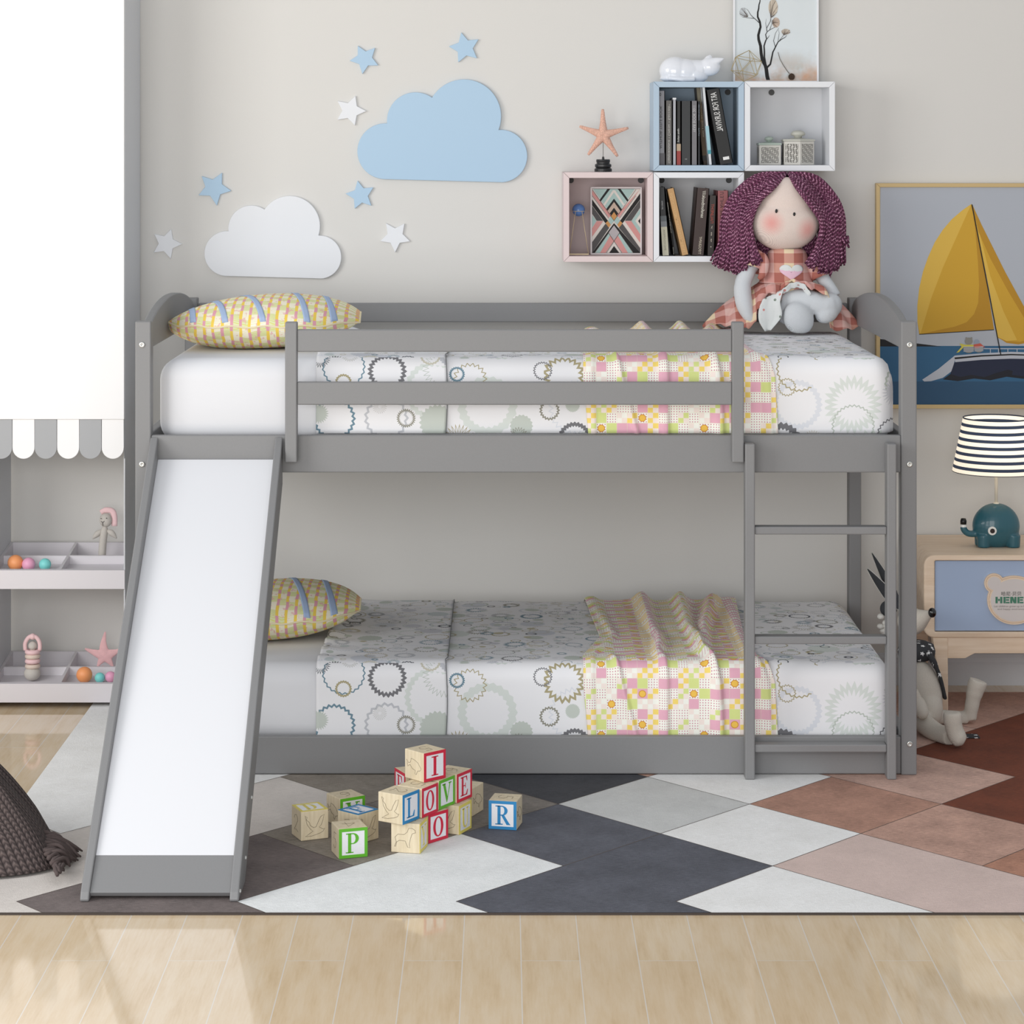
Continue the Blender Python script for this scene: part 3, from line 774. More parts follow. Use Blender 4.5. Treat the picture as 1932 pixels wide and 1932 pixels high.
# ------------------------------------------------------------------ wall cubes
CF, CB = .906, WY - .001         # cube front and back
def cube(x0p, x1p, y0p, y1p, rgb, label, holes, nm):
    a = P(x0p, y1p, CF); c = P(x1p, y0p, CF); x0, x1, z0, z1 = a.x + .0004, c.x - .0004, a.z + .0004, c.z - .0004
    m = M('cube_paint_' + nm, rgb, .5); w = .0166; g = .0016
    r = thing('wall_cube_shelf', label, 'wall shelf', ((x0 + x1) / 2, (CF + CB) / 2, z0), group='cube shelves on the wall')
    b = MB()
    O = [(x0, z0), (x1, z0), (x1, z1), (x0, z1)]; I = [(x0 + w, z0 + w), (x1 - w, z0 + w), (x1 - w, z1 - w), (x0 + w, z1 - w)]
    names = ['bottom_panel', 'side_panel', 'top_panel', 'side_panel']
    for i in range(4):
        j = (i + 1) % 4; e = Vector((O[j][0] - O[i][0], O[j][1] - O[i][1])).normalized() * .00035
        q = [(O[i][0] + e.x, O[i][1] + e.y), (O[j][0] - e.x, O[j][1] - e.y), (I[j][0] - e.x, I[j][1] - e.y), (I[i][0] + e.x, I[i][1] + e.y)]
        bb = MB(); bb.prism(q, lambda x, z: (x, CF, z), lambda x, z: (x, CB, z)); obj(names[i], bb, m, r, bevel=.0006, seg=1)
    obj('back_panel', MB().box(x0 + w + .0002, x1 - w - .0002, WY - .026, WY - .020, z0 + w + .0002, z1 - w - .0002), M('cube_back_' + nm, tuple(int(v * .93) for v in rgb), .6), r)  # back colour darkened below the frame paint to stand for inside shade
    for hx, hz in holes:
        p = P(hx, hz, WY - .026); b = MB(); b.cyl((p.x, WY - .0262, p.z), (p.x, WY - .029, p.z), .0088, seg=24); o = obj('fixing_cap', b, DARKCAP, r); o['label'] = 'dark round fixing cap'
    return x0 + w, x1 - w, z0 + w, z1 - w
k2 = 560 / 1932
cb_blue = cube(1232.8, 1404.2, 153.6, 322.8, (176, 196, 214), 'blue cube shelf holding the taller row of books', [(1373, 174)], 'blue')
cb_wt = cube(1404.6, 1575.7, 153.6, 322.8, (232, 234, 238), 'white cube shelf at the top right, holding two lidded boxes', [(1455.5, 174.5)], 'white')
cb_pink = cube(1063, 1232.4, 324.8, 494.5, (222, 204, 203), 'pink cube shelf holding a geometric picture and a blue ball ornament', [(1077, 340), (1209, 340)], 'pink')
cb_wl = cube(1232.8, 1404.2, 324.8, 494.5, (232, 234, 238), 'lower white cube shelf with books, partly behind the doll hair', [(1248, 340), (1375, 340)], 'white')

# ------------------------------------------------------------------ books
PAGE = M('book_pages', (222, 214, 196), .9)
def book(bl, br, tl, rgb, label, cubez, yf=.925, dep=.13, right=False, bands=(), texts=(), group='books in the blue cube', pk=.10352, oy=140, pages=None):
    """bl, br, tl: spine corners (bottom left, bottom right, top left) in close-up units"""
    s = F / (D0 + yf); fx = lambda u: (1220 + u * pk - CX) / s
    w = math.hypot(fx(br[0]) - fx(bl[0]), (br[1] - bl[1]) * pk / s); h = math.hypot(tl[0] - bl[0], tl[1] - bl[1]) * pk / s
    ang = math.atan2(tl[0] - bl[0], bl[1] - tl[1])
    lift = w * math.sin(ang) if ang > 0 else 0
    r = thing('book', label, 'book', (fx(bl[0]), yf, cubez + .0006 + lift), (0, ang, 0), group)
    m = M('book_cover_%d_%d_%d' % rgb, rgb, .5)
    t_ = .0018
    b = MB(); b.box(0, w, 0, t_, 0, h); b.box(0, t_, 0, dep, 0, h); b.box(w - t_, w, 0, dep, 0, h); obj('cover', b, m, r, local=True)
    obj('page_block', MB().box(t_, w - t_, t_, dep - .003, .002, h - .002), PAGE, r, local=True)
    for z0, z1, c in bands:
        obj('spine_band', MB().box(.0004, w - .0004, -.0004, .0002, z0 * h, z1 * h), M('book_band_%d_%d_%d' % c, c, .5), r, local=True)
    for txt, z0, z1, size, c, up, cxf in texts:
        tm = M('spine_ink_%d_%d_%d' % c, c, .5); sz = size * w
        # mirrored lettering, as in the photograph
        cap = .36 * sz
        if up: fn = lambda u, v: (w * cxf - cap + v, -.0006, z0 * h + u)
        else: fn = lambda u, v: (w * cxf + cap - v, -.0006, z1 * h - u)
        if up: fn = lambda u, v: (w * cxf - cap + v, -.0006, z0 * h + u)
        text_part('spine_lettering', txt, sz, fn, tm, r, local=True, fit=(z1 - z0) * h)
    return r
zb = cb_blue[2]; A = [
 ((206, 1680), (333, 1680), (206, 328), (140, 140, 146), 'light grey book titled AUTHOR TITLE BOOK, first at the left of the blue cube', dict(bands=[(0, .16, (92, 90, 94))], texts=[('AUTHOR TITLE BOOK', .22, .80, .50, (40, 40, 44), True, .42), ('o', .93, .97, .5, (30, 30, 32), True, .42)])),
 ((345, 1680), (466, 1680), (345, 505), (98, 95, 92), 'warm grey book with a long pale title, second in the blue cube', dict(texts=[('Одержимые • Слезы • Бассейн', .03, .94, .42, (196, 194, 188), True, .55)])),
 ((472, 1680), (541, 1680), (472, 455), (170, 171, 178), 'thin plain light grey book without a title in the blue cube', dict(bands=[(.975, 1, (226, 228, 230))])),
 ((546, 1680), (624, 1680), (546, 515), (26, 25, 24), 'thin black book with tan and red bands near its foot', dict(bands=[(0, .22, (150, 52, 48)), (.22, .33, (178, 156, 130))], texts=[('graphic design', .36, .57, .55, (214, 214, 210), True, .5)])),
 ((630, 1680), (806, 1680), (630, 512), (44, 46, 48), 'thick charcoal book with a small white mark at its foot in the blue cube', dict(texts=[('METRO', .085, .10, .30, (216, 216, 216), True, .5)])),
 ((814, 1680), (924, 1680), (814, 510), (116, 114, 118), 'mid grey book with pale block lettering in the blue cube', dict(texts=[('YEAR BOOK 2011', .51, .92, .66, (196, 196, 198), True, .5)])),
 ((930, 1680), (978, 1680), (930, 518), (34, 38, 44), 'slim dark blue black book beside the leaning gold one', dict(dep=.048, texts=[('STORIES FROM HERE', .7, .95, .6, (150, 160, 172), True, .5), ('LITTLE', .46, .58, .6, (150, 160, 172), True, .5)])),
]
for i, (bl, br, tl, rgb, lab, kw) in enumerate(A): 
    book(bl, br, tl, rgb, lab, zb, **kw)
book((1030, 1680), (1118, 1680), (905, 272), (70, 54, 36), 'tall leaning book with a dark gold spine left of the white one', zb, yf=.976, dep=.09, bands=[(.05, .12, (28, 24, 20)), (.12, .55, (96, 74, 42)), (.55, .8, (134, 104, 58)), (.8, 1, (112, 106, 88))], texts=[('LOGIC & STORY ENCYCLOPEDIA', .36, .82, .42, (226, 218, 196), True, .62)])
book((1130, 1680), (1198, 1680), (1003, 262), (214, 218, 222), 'tall thin white and teal book leaning in the blue cube', zb, yf=.922, dep=.05, bands=[(.14, .19, (70, 150, 164)), (.19, .50, (156, 196, 206))])
bk = book((1333, 1680), (1575, 1645), (1085, 318), (18, 19, 20), 'thick black book ART FOR SURVIVAL leaning at the right of the blue cube', zb, yf=.920)
# mirrored title on the leaning black book
w_ = .0385
tm = M('spine_ink_white', (232, 232, 230), .5)
s_ = F / (D0 + .92); hh = math.hypot(248, 1362) * .10352 / s_
text_part('spine_lettering', 'ART FOR SURVIVAL', .025, lambda u, v: (.0275 - v, -.0006, hh * .955 - u), tm, bk, local=True, fit=hh * .52)
obj('spine_label', MB().box(.013, .031, -.0005, 0, .012, .021), tm, bk, local=True)
zl = cb_wl[2]; kwl = dict(group='books in the lower white cube', oy=320)
book((290, 1575), (406, 1575), (214, 330), (30, 32, 34), 'book with a black and cream spine, first at the left of the lower cube', zl, yf=.93, bands=[(0, .42, (196, 192, 170)), (.42, .50, (122, 126, 130)), (.50, .58, (88, 94, 98))], texts=[('ENCYCLOPEDIA', .08, .38, .4, (130, 124, 108), True, .5), ('pro cosmos', .68, .80, .4, (190, 190, 190), True, .5)], **kwl)
book((488, 1575), (518, 1575), (333, 360), (24, 22, 20), 'slim black leaning book with small white lettering in the lower cube', zl, yf=.93, texts=[('modern guide to ENCYCLOPEDIA', .34, .80, .6, (214, 210, 196), True, .55), ('grotesk', .02, .13, .5, (214, 210, 196), True, .5)], **kwl)
book((638, 1575), (772, 1575), (368, 365), (192, 150, 98), 'tan orange book leaning left in the lower white cube', zl, yf=.926, texts=[('Новая советская архитектура', .05, .93, .55, (222, 184, 128), True, .5)], **kwl)
book((822, 1560), (1045, 1590), (918, 335), (56, 38, 34), 'thick dark brown book leaning right in the lower white cube', zl, yf=.926, texts=[('TYPOGRAPHY', .02, .28, .32, (206, 196, 176), True, .62), ('sansfontbook////', .56, .96, .38, (232, 228, 214), True, .62)], **kwl)
book((1100, 1575), (1230, 1575), (1145, 478), (46, 38, 34), 'dark book with red lettering beside the brown one in the lower cube', zl, yf=.926, texts=[('ПАЦИЕНТ', .54, .86, .55, (178, 66, 46), True, .5), ('1 9 8 7', .14, .5, .22, (206, 196, 180), True, .5)], **kwl)
book((1286, 1575), (1490, 1575), (1286, 388), (150, 88, 90), 'dusky pink book at the right of the lower cube, behind the doll hair', zl, yf=.926, texts=[('ИЗГНАНИЕ АНГЕЛ', .3, .98, .4, (60, 30, 34), True, .4)], **kwl)

# ------------------------------------------------------------------ white lidded boxes
def trinket(x0, x1, yb, yl, yk, nseg, lidc, label):
    Yc = 1.0; a = P(x0, yb, Yc); c = P(x1, yl, Yc); R = (c.x - a.x) / 2; cx_ = (a.x + c.x) / 2; z0 = cb_wt[2] + .0005; s = F / (D0 + Yc); hb = (yb - yl) / s
    r = thing('lidded_box', label, 'box', (cx_, Yc, z0), group='lidded boxes in the white cube')
    cre = M('cream_ceramic', (206, 203, 196), .5); lat = lattice_mat() if 'carved_lattice_panel' not in MATS else MATS['carved_lattice_panel']; lid = M('lid_' + lidc[0], lidc[1], .45)
    rot = PI / nseg; Rc = R / cos(PI / nseg) * .98 if nseg == 4 else R
    def ring(r_, z): return [(cx_ + r_ * cos(rot + 2 * PI * k / nseg), Yc + r_ * sin(rot + 2 * PI * k / nseg), z) for k in range(nseg)]
    def loft(levels):
        b = MB(); vs = [[b.bm.verts.new(p) for p in ring(*L)] for L in levels]
        for A_, B_ in zip(vs, vs[1:]):
            for k in range(nseg): b.face([A_[k], A_[(k + 1) % nseg], B_[(k + 1) % nseg], B_[k]])
        b.face(vs[0]); b.face(vs[-1]); return b
    obj('body', loft([(Rc, z0), (Rc, z0 + hb)]), cre, r, bevel=.001)
    b = MB()
    for k in range(nseg):
        p, q = Vector(ring(Rc * 1.012, 0)[k]), Vector(ring(Rc * 1.012, 0)[(k + 1) % nseg]); i0, i1 = p.lerp(q, .1), p.lerp(q, .9)
        b.poly([(i0.x, i0.y, z0 + hb * .1), (i1.x, i1.y, z0 + hb * .1), (i1.x, i1.y, z0 + hb * .9), (i0.x, i0.y, z0 + hb * .9)])
    obj('carved_panel', b, lat, r, recalc=False, solid=.0004)
    obj('lid', loft([(Rc * 1.04, z0 + hb + .0003), (Rc * 1.06, z0 + hb + .003), (Rc * 1.04, z0 + hb + .006), (Rc * .55, z0 + hb + .008), (Rc * .3, z0 + hb + .010)]), lid, r, bevel=.0006)
    zt = z0 + hb + .009; kh = (yl - yk) / s - .009; b = MB(); kr = R * .42
    b.lathe([(kr * .5, zt), (kr * .55, zt + kh * .25), (kr * .95, zt + kh * .4), (kr, zt + kh * .6), (kr * .8, zt + kh * .85), (kr * .3, zt + kh), (.0001, zt + kh)], (cx_, Yc, 0), 24)
    obj('knob', b, lid, r, smooth=True)
g0 = 1040; k_ = k2
trinket(g0 + 1345 * k_, g0 + 1489 * k_, 1083 * k_, 955 * k_, 898 * k_, 4, ('green', (176, 190, 180)), 'small square carved box with a pale green lid in the white cube')
trinket(g0 + 1493 * k_, g0 + 1720 * k_, 1083 * k_, 930 * k_, 858 * k_, 6, ('stone', (196, 196, 186)), 'larger six-sided carved box with a stone grey lid in the white cube')

# ------------------------------------------------------------------ pink cube contents
zp = cb_pink[2]; YP = 1.0; kk = 190 / 1932
r = thing('geometric_picture', 'small framed picture of crossing teal, pink and black bands in the pink cube', 'picture', (.235, YP, zp))
a = P(1050 + 650 * kk, 320 + 1635 * kk, YP); c = P(1050 + 1637 * kk, 320 + 335 * kk, YP); dz = zp + .0006 - a.z
fmp = lambda u, v: (P(1050 + u * kk, 0, YP).x, P(0, 320 + v * kk, YP).z + dz)
mitre_frame('picture_frame', a.x, c.x, a.z + dz, c.z + dz, .0048, YP - .004, YP + .012, M('pale_frame', (212, 206, 206), .5), r)
TE, PI_, BK, CR, DG, TA, GO = [M('print_' + n, c, .7) for n, c in (('teal', (164, 190, 186)), ('pink', (206, 146, 142)), ('black', (18, 17, 17)), ('cream', (216, 209, 202)), ('dark_grey', (78, 76, 76)), ('sand', (190, 168, 152)), ('ochre', (196, 142, 84)))]
MIX = 1102
def mir(pts): return [((1605, max(375, min(1600, y + (-118 if y < 985 else 118)))) if x == 683 else (2 * MIX - x, y)) for x, y in pts][::-1]
ps = [([(683, 375), (1605, 375), (1605, 1600), (683, 1600)], CR), ([(700, 375), (1504, 375), (MIX, 960)], TE)]
def both(pts, m): ps.append((pts, m)); ps.append((mir(pts), m))
both([(975, 375), (1030, 375), (845, 620), (822, 590)], BK)
both([(1080, 400), (1102, 400), (1102, 440), (925, 700), (900, 670)], CR)
both([(1102, 560), (1102, 625), (975, 800), (950, 765)], BK)
both([(1102, 625), (1102, 735), (1015, 860), (970, 810)], TA)
both([(1102, 735), (1102, 815), (1040, 905), (1005, 865)], BK)
both([(683, 400), (683, 490), (1005, 925), (1045, 880)], PI_)
both([(683, 575), (683, 690), (940, 1035), (985, 985)], BK)
both([(683, 700), (683, 850), (770, 985), (895, 985)], DG)
both([(683, 870), (683, 1110), (765, 990)], TE)
both([(770, 992), (895, 992), (683, 1290), (683, 1130)], PI_)
both([(940, 1040), (1010, 1120), (683, 1600), (683, 1395)], DG)
both([(1102, 1030), (1102, 1075), (735, 1600), (683, 1600)], BK)
both([(1000, 1225), (1030, 1265), (835, 1600), (745, 1600)], TE)
both([(1030, 1265), (1102, 1365), (940, 1600), (835, 1600)], PI_)
both([(1040, 905), (1102, 985), (1045, 1060), (985, 985)], TE)
both([(985, 985), (1040, 1065), (1000, 1115), (940, 1030)], GO)
ps += [([(1102, 815), (1160, 900), (1102, 980), (1043, 900)], GO), ([(1102, 1075), (1205, 1210), (1102, 1360), (1000, 1210)], M('print_stone', (176, 170, 172), .7)), ([(1102, 1470), (1200, 1600), (1010, 1600)], BK), ([(1102, 1008), (1116, 1022), (1102, 1038), (1088, 1022)], CR),
       ([(1605, 750), (1605, 1230), (1445, 990)], TE), ([(1605, 850), (1605, 1120), (1510, 990)], CR), ([(1605, 935), (1605, 1050), (1565, 990)], BK)]
for l in (((683, 385), (1102, 985)), ((1000, 1225), (1250, 1600)), ((683, 505), (1000, 940))):
    ps.append((line(*l, 6), BK)); ps.append((line((2 * MIX - l[0][0], l[0][1]), (2 * MIX - l[1][0], l[1][1]), 6), BK))
art('print', r, fmp, ps, YP - .001, .00004)
r = thing('ball_ornament', 'blue ball held by a thin gold wire stand in the pink cube', 'ornament', (.215, YP, zp))
c = P(1050 + 423 * kk, 320 + 775 * kk, YP); Rb = 122 * kk / (F / (D0 + YP))
obj('ball', MB().ell(c, Rb, seg=28, rings=16), M('blue_glaze', (92, 130, 190), .2), r, smooth=True)
gw = M('pale_gold_wire', (226, 208, 172), .35, metal=.2)
bl = P(1050 + 245 * kk, 0, YP).x; br = P(1050 + 610 * kk, 0, YP).x; tl = c.x - .0095; tr = c.x + .0095; zz = zp + .0022
b = MB(); b.tube([(bl, YP - .012, zz), (tl, YP - .016, c.z - .004)], .0010, 6); b.tube([(br, YP - .012, zz), (tr, YP - .016, c.z - .004)], .0010, 6)
b.tube([(c.x + Rb * 1.02 * cos(t_), YP + Rb * 1.02 * sin(t_), c.z - .003) for t_ in lsp(0, 2 * PI, 29)[:-1]], .0008, 6, closed=True)
obj('wire_stand', b, gw, r, smooth=True)
obj('foot_bar', MB().box(bl - .001, br + .001, YP - .018, YP - .004, zp + .0006, zp + .0045), gw, r, bevel=.001)

# ------------------------------------------------------------------ starfish on its stand (on the pink cube)
zt = cb_pink[3] + .0166 + .0008; YS = 1.0; s = F / (D0 + YS)
r = thing('starfish_sculpture', 'coral pink starfish on a black turned stand on the pink cube', 'ornament', (P(1040 + 334 * k2, 0, YS).x, YS, zt))
C = P(1040 + 338 * k2, 880 * k2, YS); tips = [(335, 710), (502, 833), (432, 1018), (240, 1008), (184, 822)]
b = MB(); C0 = C.copy(); C0.y = YS
b.ell(C, (.021, .013, .021), seg=16, rings=10)
random.seed(5)
for u, v in tips:
    T = P(1040 + u * k2, v * k2, YS); pts = [C.lerp(T, t_) for t_ in lsp(0, 1, 9)]; b.tube(pts, [.0150, .0142, .0120, .0102, .0086, .0072, .0062, .0052, .0036], 10)
    for k in range(1, 10):
        for sg in (-1, 0, 1):
            t_ = k / 10; p = C.lerp(T, t_); rr_ = .0125 - .0095 * t_; d = (T - C).normalized(); n = Vector((-d.z, 0, d.x)); p = p + n * rr_ * .75 * sg + Vector((0, -1, 0)) * rr_ * (.62 if sg else .95)
            b.ell(p, .0021, seg=6, rings=4)
for k in range(26):
    a_ = random.uniform(0, 6.28); q = random.uniform(0, .015); b.ell(C + Vector((q * cos(a_), -.0105 * math.sqrt(1 - (q / .019) ** 2) - .002, q * sin(a_))), .0026, seg=6, rings=4)
obj('starfish', b, M('coral_shell', (222, 176, 156), .8, nscale=260, nstr=.22), r, smooth=True)
obj('rod', MB().cyl((C.x, YS, zt + .026), (C.x, YS, C.z), .0008, seg=8), M('dark_metal_rod', (60, 54, 48), .4, metal=.7), r)
b = MB(); h_ = (1110 - 1030) * k2 / s
b.lathe([(.026, zt), (.026, zt + h_ * .22), (.0215, zt + h_ * .32), (.0245, zt + h_ * .42), (.0245, zt + h_ * .58), (.0195, zt + h_ * .66), (.0195, zt + h_ * .75), (.021, zt + h_ * .86), (.020, zt + h_), (.004, zt + h_), (.003, zt + h_ + .008), (.0001, zt + h_ + .008)], (C.x, YS, 0), 28)
obj('turned_base', b, M('black_stained_wood', (34, 34, 35), .35), r, smooth=False)

# ------------------------------------------------------------------ white ceramic cat (on the blue cube)
zt = cb_blue[3] + .0166 + .0008; YC = 1.0; s = F / (D0 + YC)
q = lambda u, v, dy=0: P(1040 + u * k2, v * k2, YC) + Vector((0, dy, zt - P(0, 524 * k2, YC).z))
m_ = lambda px: px * k2 / s
b = MB()
b.ell(q(805, 450), (m_(103), .038, m_(92)), seg=24, rings=16); b.ell(q(860, 455), (m_(130), .036, m_(84)), seg=24, rings=16); b.ell(q(925, 475), (m_(98), .032, m_(66)), seg=24, rings=16); b.ell(q(800, 500), (m_(95), .036, m_(28))); b.ell(q(940, 495), (m_(82), .028, m_(32)))
b.tube([q(920, 440), q(985, 440)], [m_(62), m_(60)], 16)
b.ell(q(1030, 425, -.006), (m_(72), .024, m_(60)), seg=20, rings=14)
b.tube([q(1050, 400, -.012), q(1085, 385, -.018), q(1122, 372, -.022)], [m_(36), m_(22), m_(4)], 12)
b.tube([q(1020, 390, -.002), q(1030, 365, -.002), q(1040, 348, -.002)], [m_(34), m_(24), m_(8)], 12)
b.tube([q(760, 500, -.03), q(850, 510, -.036), q(930, 508, -.03)], [m_(16), m_(17), m_(14)], 12)
for v in b.bm.verts:
    if v.co.z < zt: v.co.z = zt
cat = obj('ceramic_cat', b, M('white_ceramic', (236, 238, 244), .12, coat=.6), remesh=.0018, sm=14)
tag(cat, 'glossy white ceramic cat lying on top of the blue cube shelf', 'figurine')

# ------------------------------------------------------------------ framed watercolour with a bare branch, wire polyhedron
YF = 1.07; r = thing('watercolour_picture', 'white framed print of a bare black branch standing on the white cube', 'picture', (.78, YF, zt))
kf = 230 / 1932
qf = lambda u, v: (P(1370 + u * kf, 0, YF).x, P(0, v * kf, YF).z + zt - P(0, 1282 * kf, YF).z)
x0, z0 = qf(113, 1282); x1, z1 = qf(1465, -420)
mitre_frame('picture_frame', x0, x1, z0, z1, .0052, YF - .006, YF + .012, M('white_frame', (236, 237, 240), .4), r)
obj('print_sheet', MB().box(x0 + .005, x1 - .005, YF + .000, YF + .004, z0 + .005, z1 - .005), wash_mat(), r)
def ribbon2(pts, w0, w1):
    n = len(pts); L, R = [], []
    for i, p in enumerate(pts):
        a_, b_ = pts[max(0, i - 1)], pts[min(n - 1, i + 1)]; d = Vector((b_[0] - a_[0], b_[1] - a_[1])).normalized(); w = w0 + (w1 - w0) * i / (n - 1); L.append((p[0] - d.y * w / 2, p[1] + d.x * w / 2)); R.append((p[0] + d.y * w / 2, p[1] - d.x * w / 2))
    return [[L[i], L[i + 1], R[i + 1], R[i]] for i in range(n - 1)]
br_ = [([(665, 1275), (650, 1180), (635, 1060), (620, 1010), (575, 930), (555, 820), (545, 700), (515, 600), (510, 530), (530, 450), (545, 400), (535, 320), (500, 240), (500, 170), (515, 110), (520, 50), (535, 0), (545, -120)], 62, 12),
       ([(640, 1050), (700, 990), (715, 920), (740, 800), (780, 720), (820, 640), (870, 600), (940, 560), (960, 530)], 30, 4), ([(625, 990), (605, 880), (605, 780), (600, 700), (625, 620), (640, 590), (625, 520), (650, 475), (700, 440), (780, 400)], 28, 5),
       ([(530, 340), (450, 265), (340, 255), (270, 240)], 12, 2), ([(450, 270), (390, 210), (340, 130), (285, 95)], 9, 2), ([(645, 590), (670, 560), (688, 530)], 10, 3), ([(645, 470), (640, 420), (700, 310), (715, 200), (740, 60), (790, -20)], 10, 3),
       ([(640, 430), (625, 340), (635, 270)], 6, 2), ([(690, 440), (725, 350), (710, 280)], 7, 2), ([(780, 720), (750, 620), (780, 500), (835, 415)], 9, 3), ([(820, 630), (840, 500), (830, 440)], 6, 2), ([(840, 620), (910, 530), (930, 470)], 7, 2), ([(725, 350), (780, 330), (830, 330)], 5, 2)]
ps = []
for c_, col in (((265, 170, 55, 75), (196, 202, 206)), ((745, 90, 75, 130), (206, 194, 178)), ((790, 330, 60, 80), (206, 186, 170)), ((945, 475, 70, 45), (204, 192, 178))):
    ps.append(([(c_[0] + c_[2] * cos(t_), c_[1] + c_[3] * sin(t_)) for t_ in lsp(0, 2 * PI, 25)[:-1]], M('leaf_wash_%d' % col[0] if col[0] != 206 else 'leaf_wash_%d_%d' % (col[0], col[1]), col, .8)))
for pts, w0, w1 in br_:
    for qd in ribbon2(pts, w0, w1): ps.append((qd, BK))
VEIN = M('leaf_vein_ink', (96, 84, 76), .8)
random.seed(11)
for (cx_, cy_, rx, ry, ox, oy) in ((265, 170, 55, 75, 340, 240), (745, 90, 75, 130, 705, 250), (790, 330, 60, 80, 730, 330), (945, 475, 70, 45, 910, 530)):
    for k in range(15):
        a_ = random.uniform(0, 6.28); e = (cx_ + rx * cos(a_), cy_ + ry * sin(a_)); mx = ((ox + e[0]) / 2 + random.uniform(-14, 14), (oy + e[1]) / 2 + random.uniform(-14, 14))
        ps.append((line((ox, oy), mx, 3.5), VEIN)); ps.append((line(mx, e, 2.5), VEIN))
ps.append(([(1035 + 52 * cos(t_), 1190 + 55 * sin(t_)) for t_ in lsp(0, 2 * PI, 13)[:-1]], M('seed_brown', (62, 44, 30), .8)))
for qd in ribbon2([(820, 800), (850, 910), (900, 1000), (960, 1090), (1000, 1140)], 10, 14): ps.append((qd, M('stalk_grey', (118, 112, 104), .8)))
ps = [([(x, min(y, 1240)) for x, y in p], m) for p, m in ps]
art('branch_drawing', r, qf, ps, YF - .0004, .00002)
# icosahedron of gold wire
YI = 1.0; s = F / (D0 + YI); gc = P(1040 + 1270 * k2, 0, YI); R = .0475; ph = (1 + 5 ** .5) / 2
vs = [Vector(v).normalized() * R for v in [(0, a, c * ph) for a in (-1, 1) for c in (-1, 1)] + [(a, c * ph, 0) for a in (-1, 1) for c in (-1, 1)] + [(a * ph, 0, c) for a in (-1, 1) for c in (-1, 1)]]
rot = Euler((.55, .2, .35)).to_matrix(); vs = [rot @ v for v in vs]; mz = min(v.z for v in vs); cen = Vector((gc.x, YI, zt - mz + .0011))
b = MB(); el = min((vs[0] - v).length for v in vs[1:])
for i in range(12):
    for j in range(i):
        if abs((vs[i] - vs[j]).length - el) < .002: b.tube([cen + vs[i], cen + vs[j]], .0009, 6)
tag(obj('wire_polyhedron', b, M('brass_wire', (190, 172, 130), .35, metal=.5)), 'geometric brass wire ornament in front of the branch picture', 'ornament')

# ------------------------------------------------------------------ sailing boat picture
YB = WY - .022; k4 = 332 / 1188
qb = lambda u, v: (P(1600 + u * k4, 0, YB).x, P(0, 320 + v * k4, YB).z)
x0, z1 = qb(188, 92); x1, z0 = qb(1860, 1612)
r = thing('sailing_boat_picture', 'large gold framed picture of a yellow sailing boat, right of the bed', 'picture', ((x0 + x1) / 2, YB, z0))
mitre_frame('picture_frame', x0, x1, z0, z1, .0118, YB - .006, WY - .001, M('light_gold_frame', (204, 178, 128), .4, metal=.1), r)
SKY, SEA, SEA2, Y1, Y2, Y3, NAV, NAV2, HW, LND, RED, FUR, YSC = [M('poster_' + n, c, .6) for n, c in (('sky', (176, 181, 190)), ('sea', (44, 96, 134)), ('deep_sea', (36, 78, 112)), ('sail', (206, 160, 44)), ('light_sail', (220, 180, 74)), ('dark_sail', (184, 136, 28)), ('navy', (16, 28, 58)), ('dark_navy', (8, 14, 30)), ('hull_white', (186, 190, 200)), ('land', (14, 16, 22)), ('red', (196, 92, 76)), ('fur', (140, 138, 132)), ('yellow_scarf', (206, 196, 80)))]
ps = [([(190, 95), (1858, 95), (1858, 1610), (190, 1610)], SKY), ([(190, 1190), (1858, 1190), (1858, 1610), (190, 1610)], SEA), ([(190, 1430), (1858, 1430), (1858, 1610), (190, 1610)], SEA2),
      ([(190, 1140), (340, 1158), (520, 1180), (632, 1194), (190, 1194)], LND),
      ([(832, 232), (770, 275), (700, 335), (640, 405), (585, 490), (540, 590), (505, 690), (480, 800), (467, 920), (468, 1030), (480, 1112), (985, 1080), (930, 720), (870, 400)], Y1),
      ([(832, 232), (770, 275), (700, 335), (640, 405), (585, 490), (540, 590), (505, 690), (480, 800), (467, 920), (468, 1030), (488, 1110), (560, 870), (640, 660)], Y2),
      ([(836, 235), (858, 400), (876, 620), (884, 780), (878, 900), (850, 975), (800, 1030), (720, 1060), (600, 1085), (495, 1110), (985, 1080), (930, 720), (880, 400)], Y3),
      ([(838, 235), (900, 370), (975, 520), (1060, 690), (1188, 925), (1300, 1120), (1240, 1160), (1150, 1178), (1070, 1166), (1005, 1132), (960, 850), (890, 480)], Y1),
      ([(842, 260), (900, 480), (960, 720), (1050, 960), (1140, 1150), (1060, 1158), (1003, 1126), (960, 850)], Y2),
      ([(838, 235), (900, 370), (975, 520), (1060, 690), (1188, 925), (1300, 1120), (1200, 1020), (1080, 820), (960, 600), (880, 420)], Y3),
      ([(1005, 1128), (1070, 1158), (1160, 1162), (1280, 1130), (1240, 1164), (1150, 1180), (1070, 1170)], Y3),
      (line((480, 1112), (985, 1081), 5), BK)]
hull = [(500, 1420), (640, 1325), (715, 1262), (735, 1225), (760, 1222), (900, 1215), (1100, 1206), (1300, 1212), (1700, 1240), (1690, 1262), (1560, 1400)]
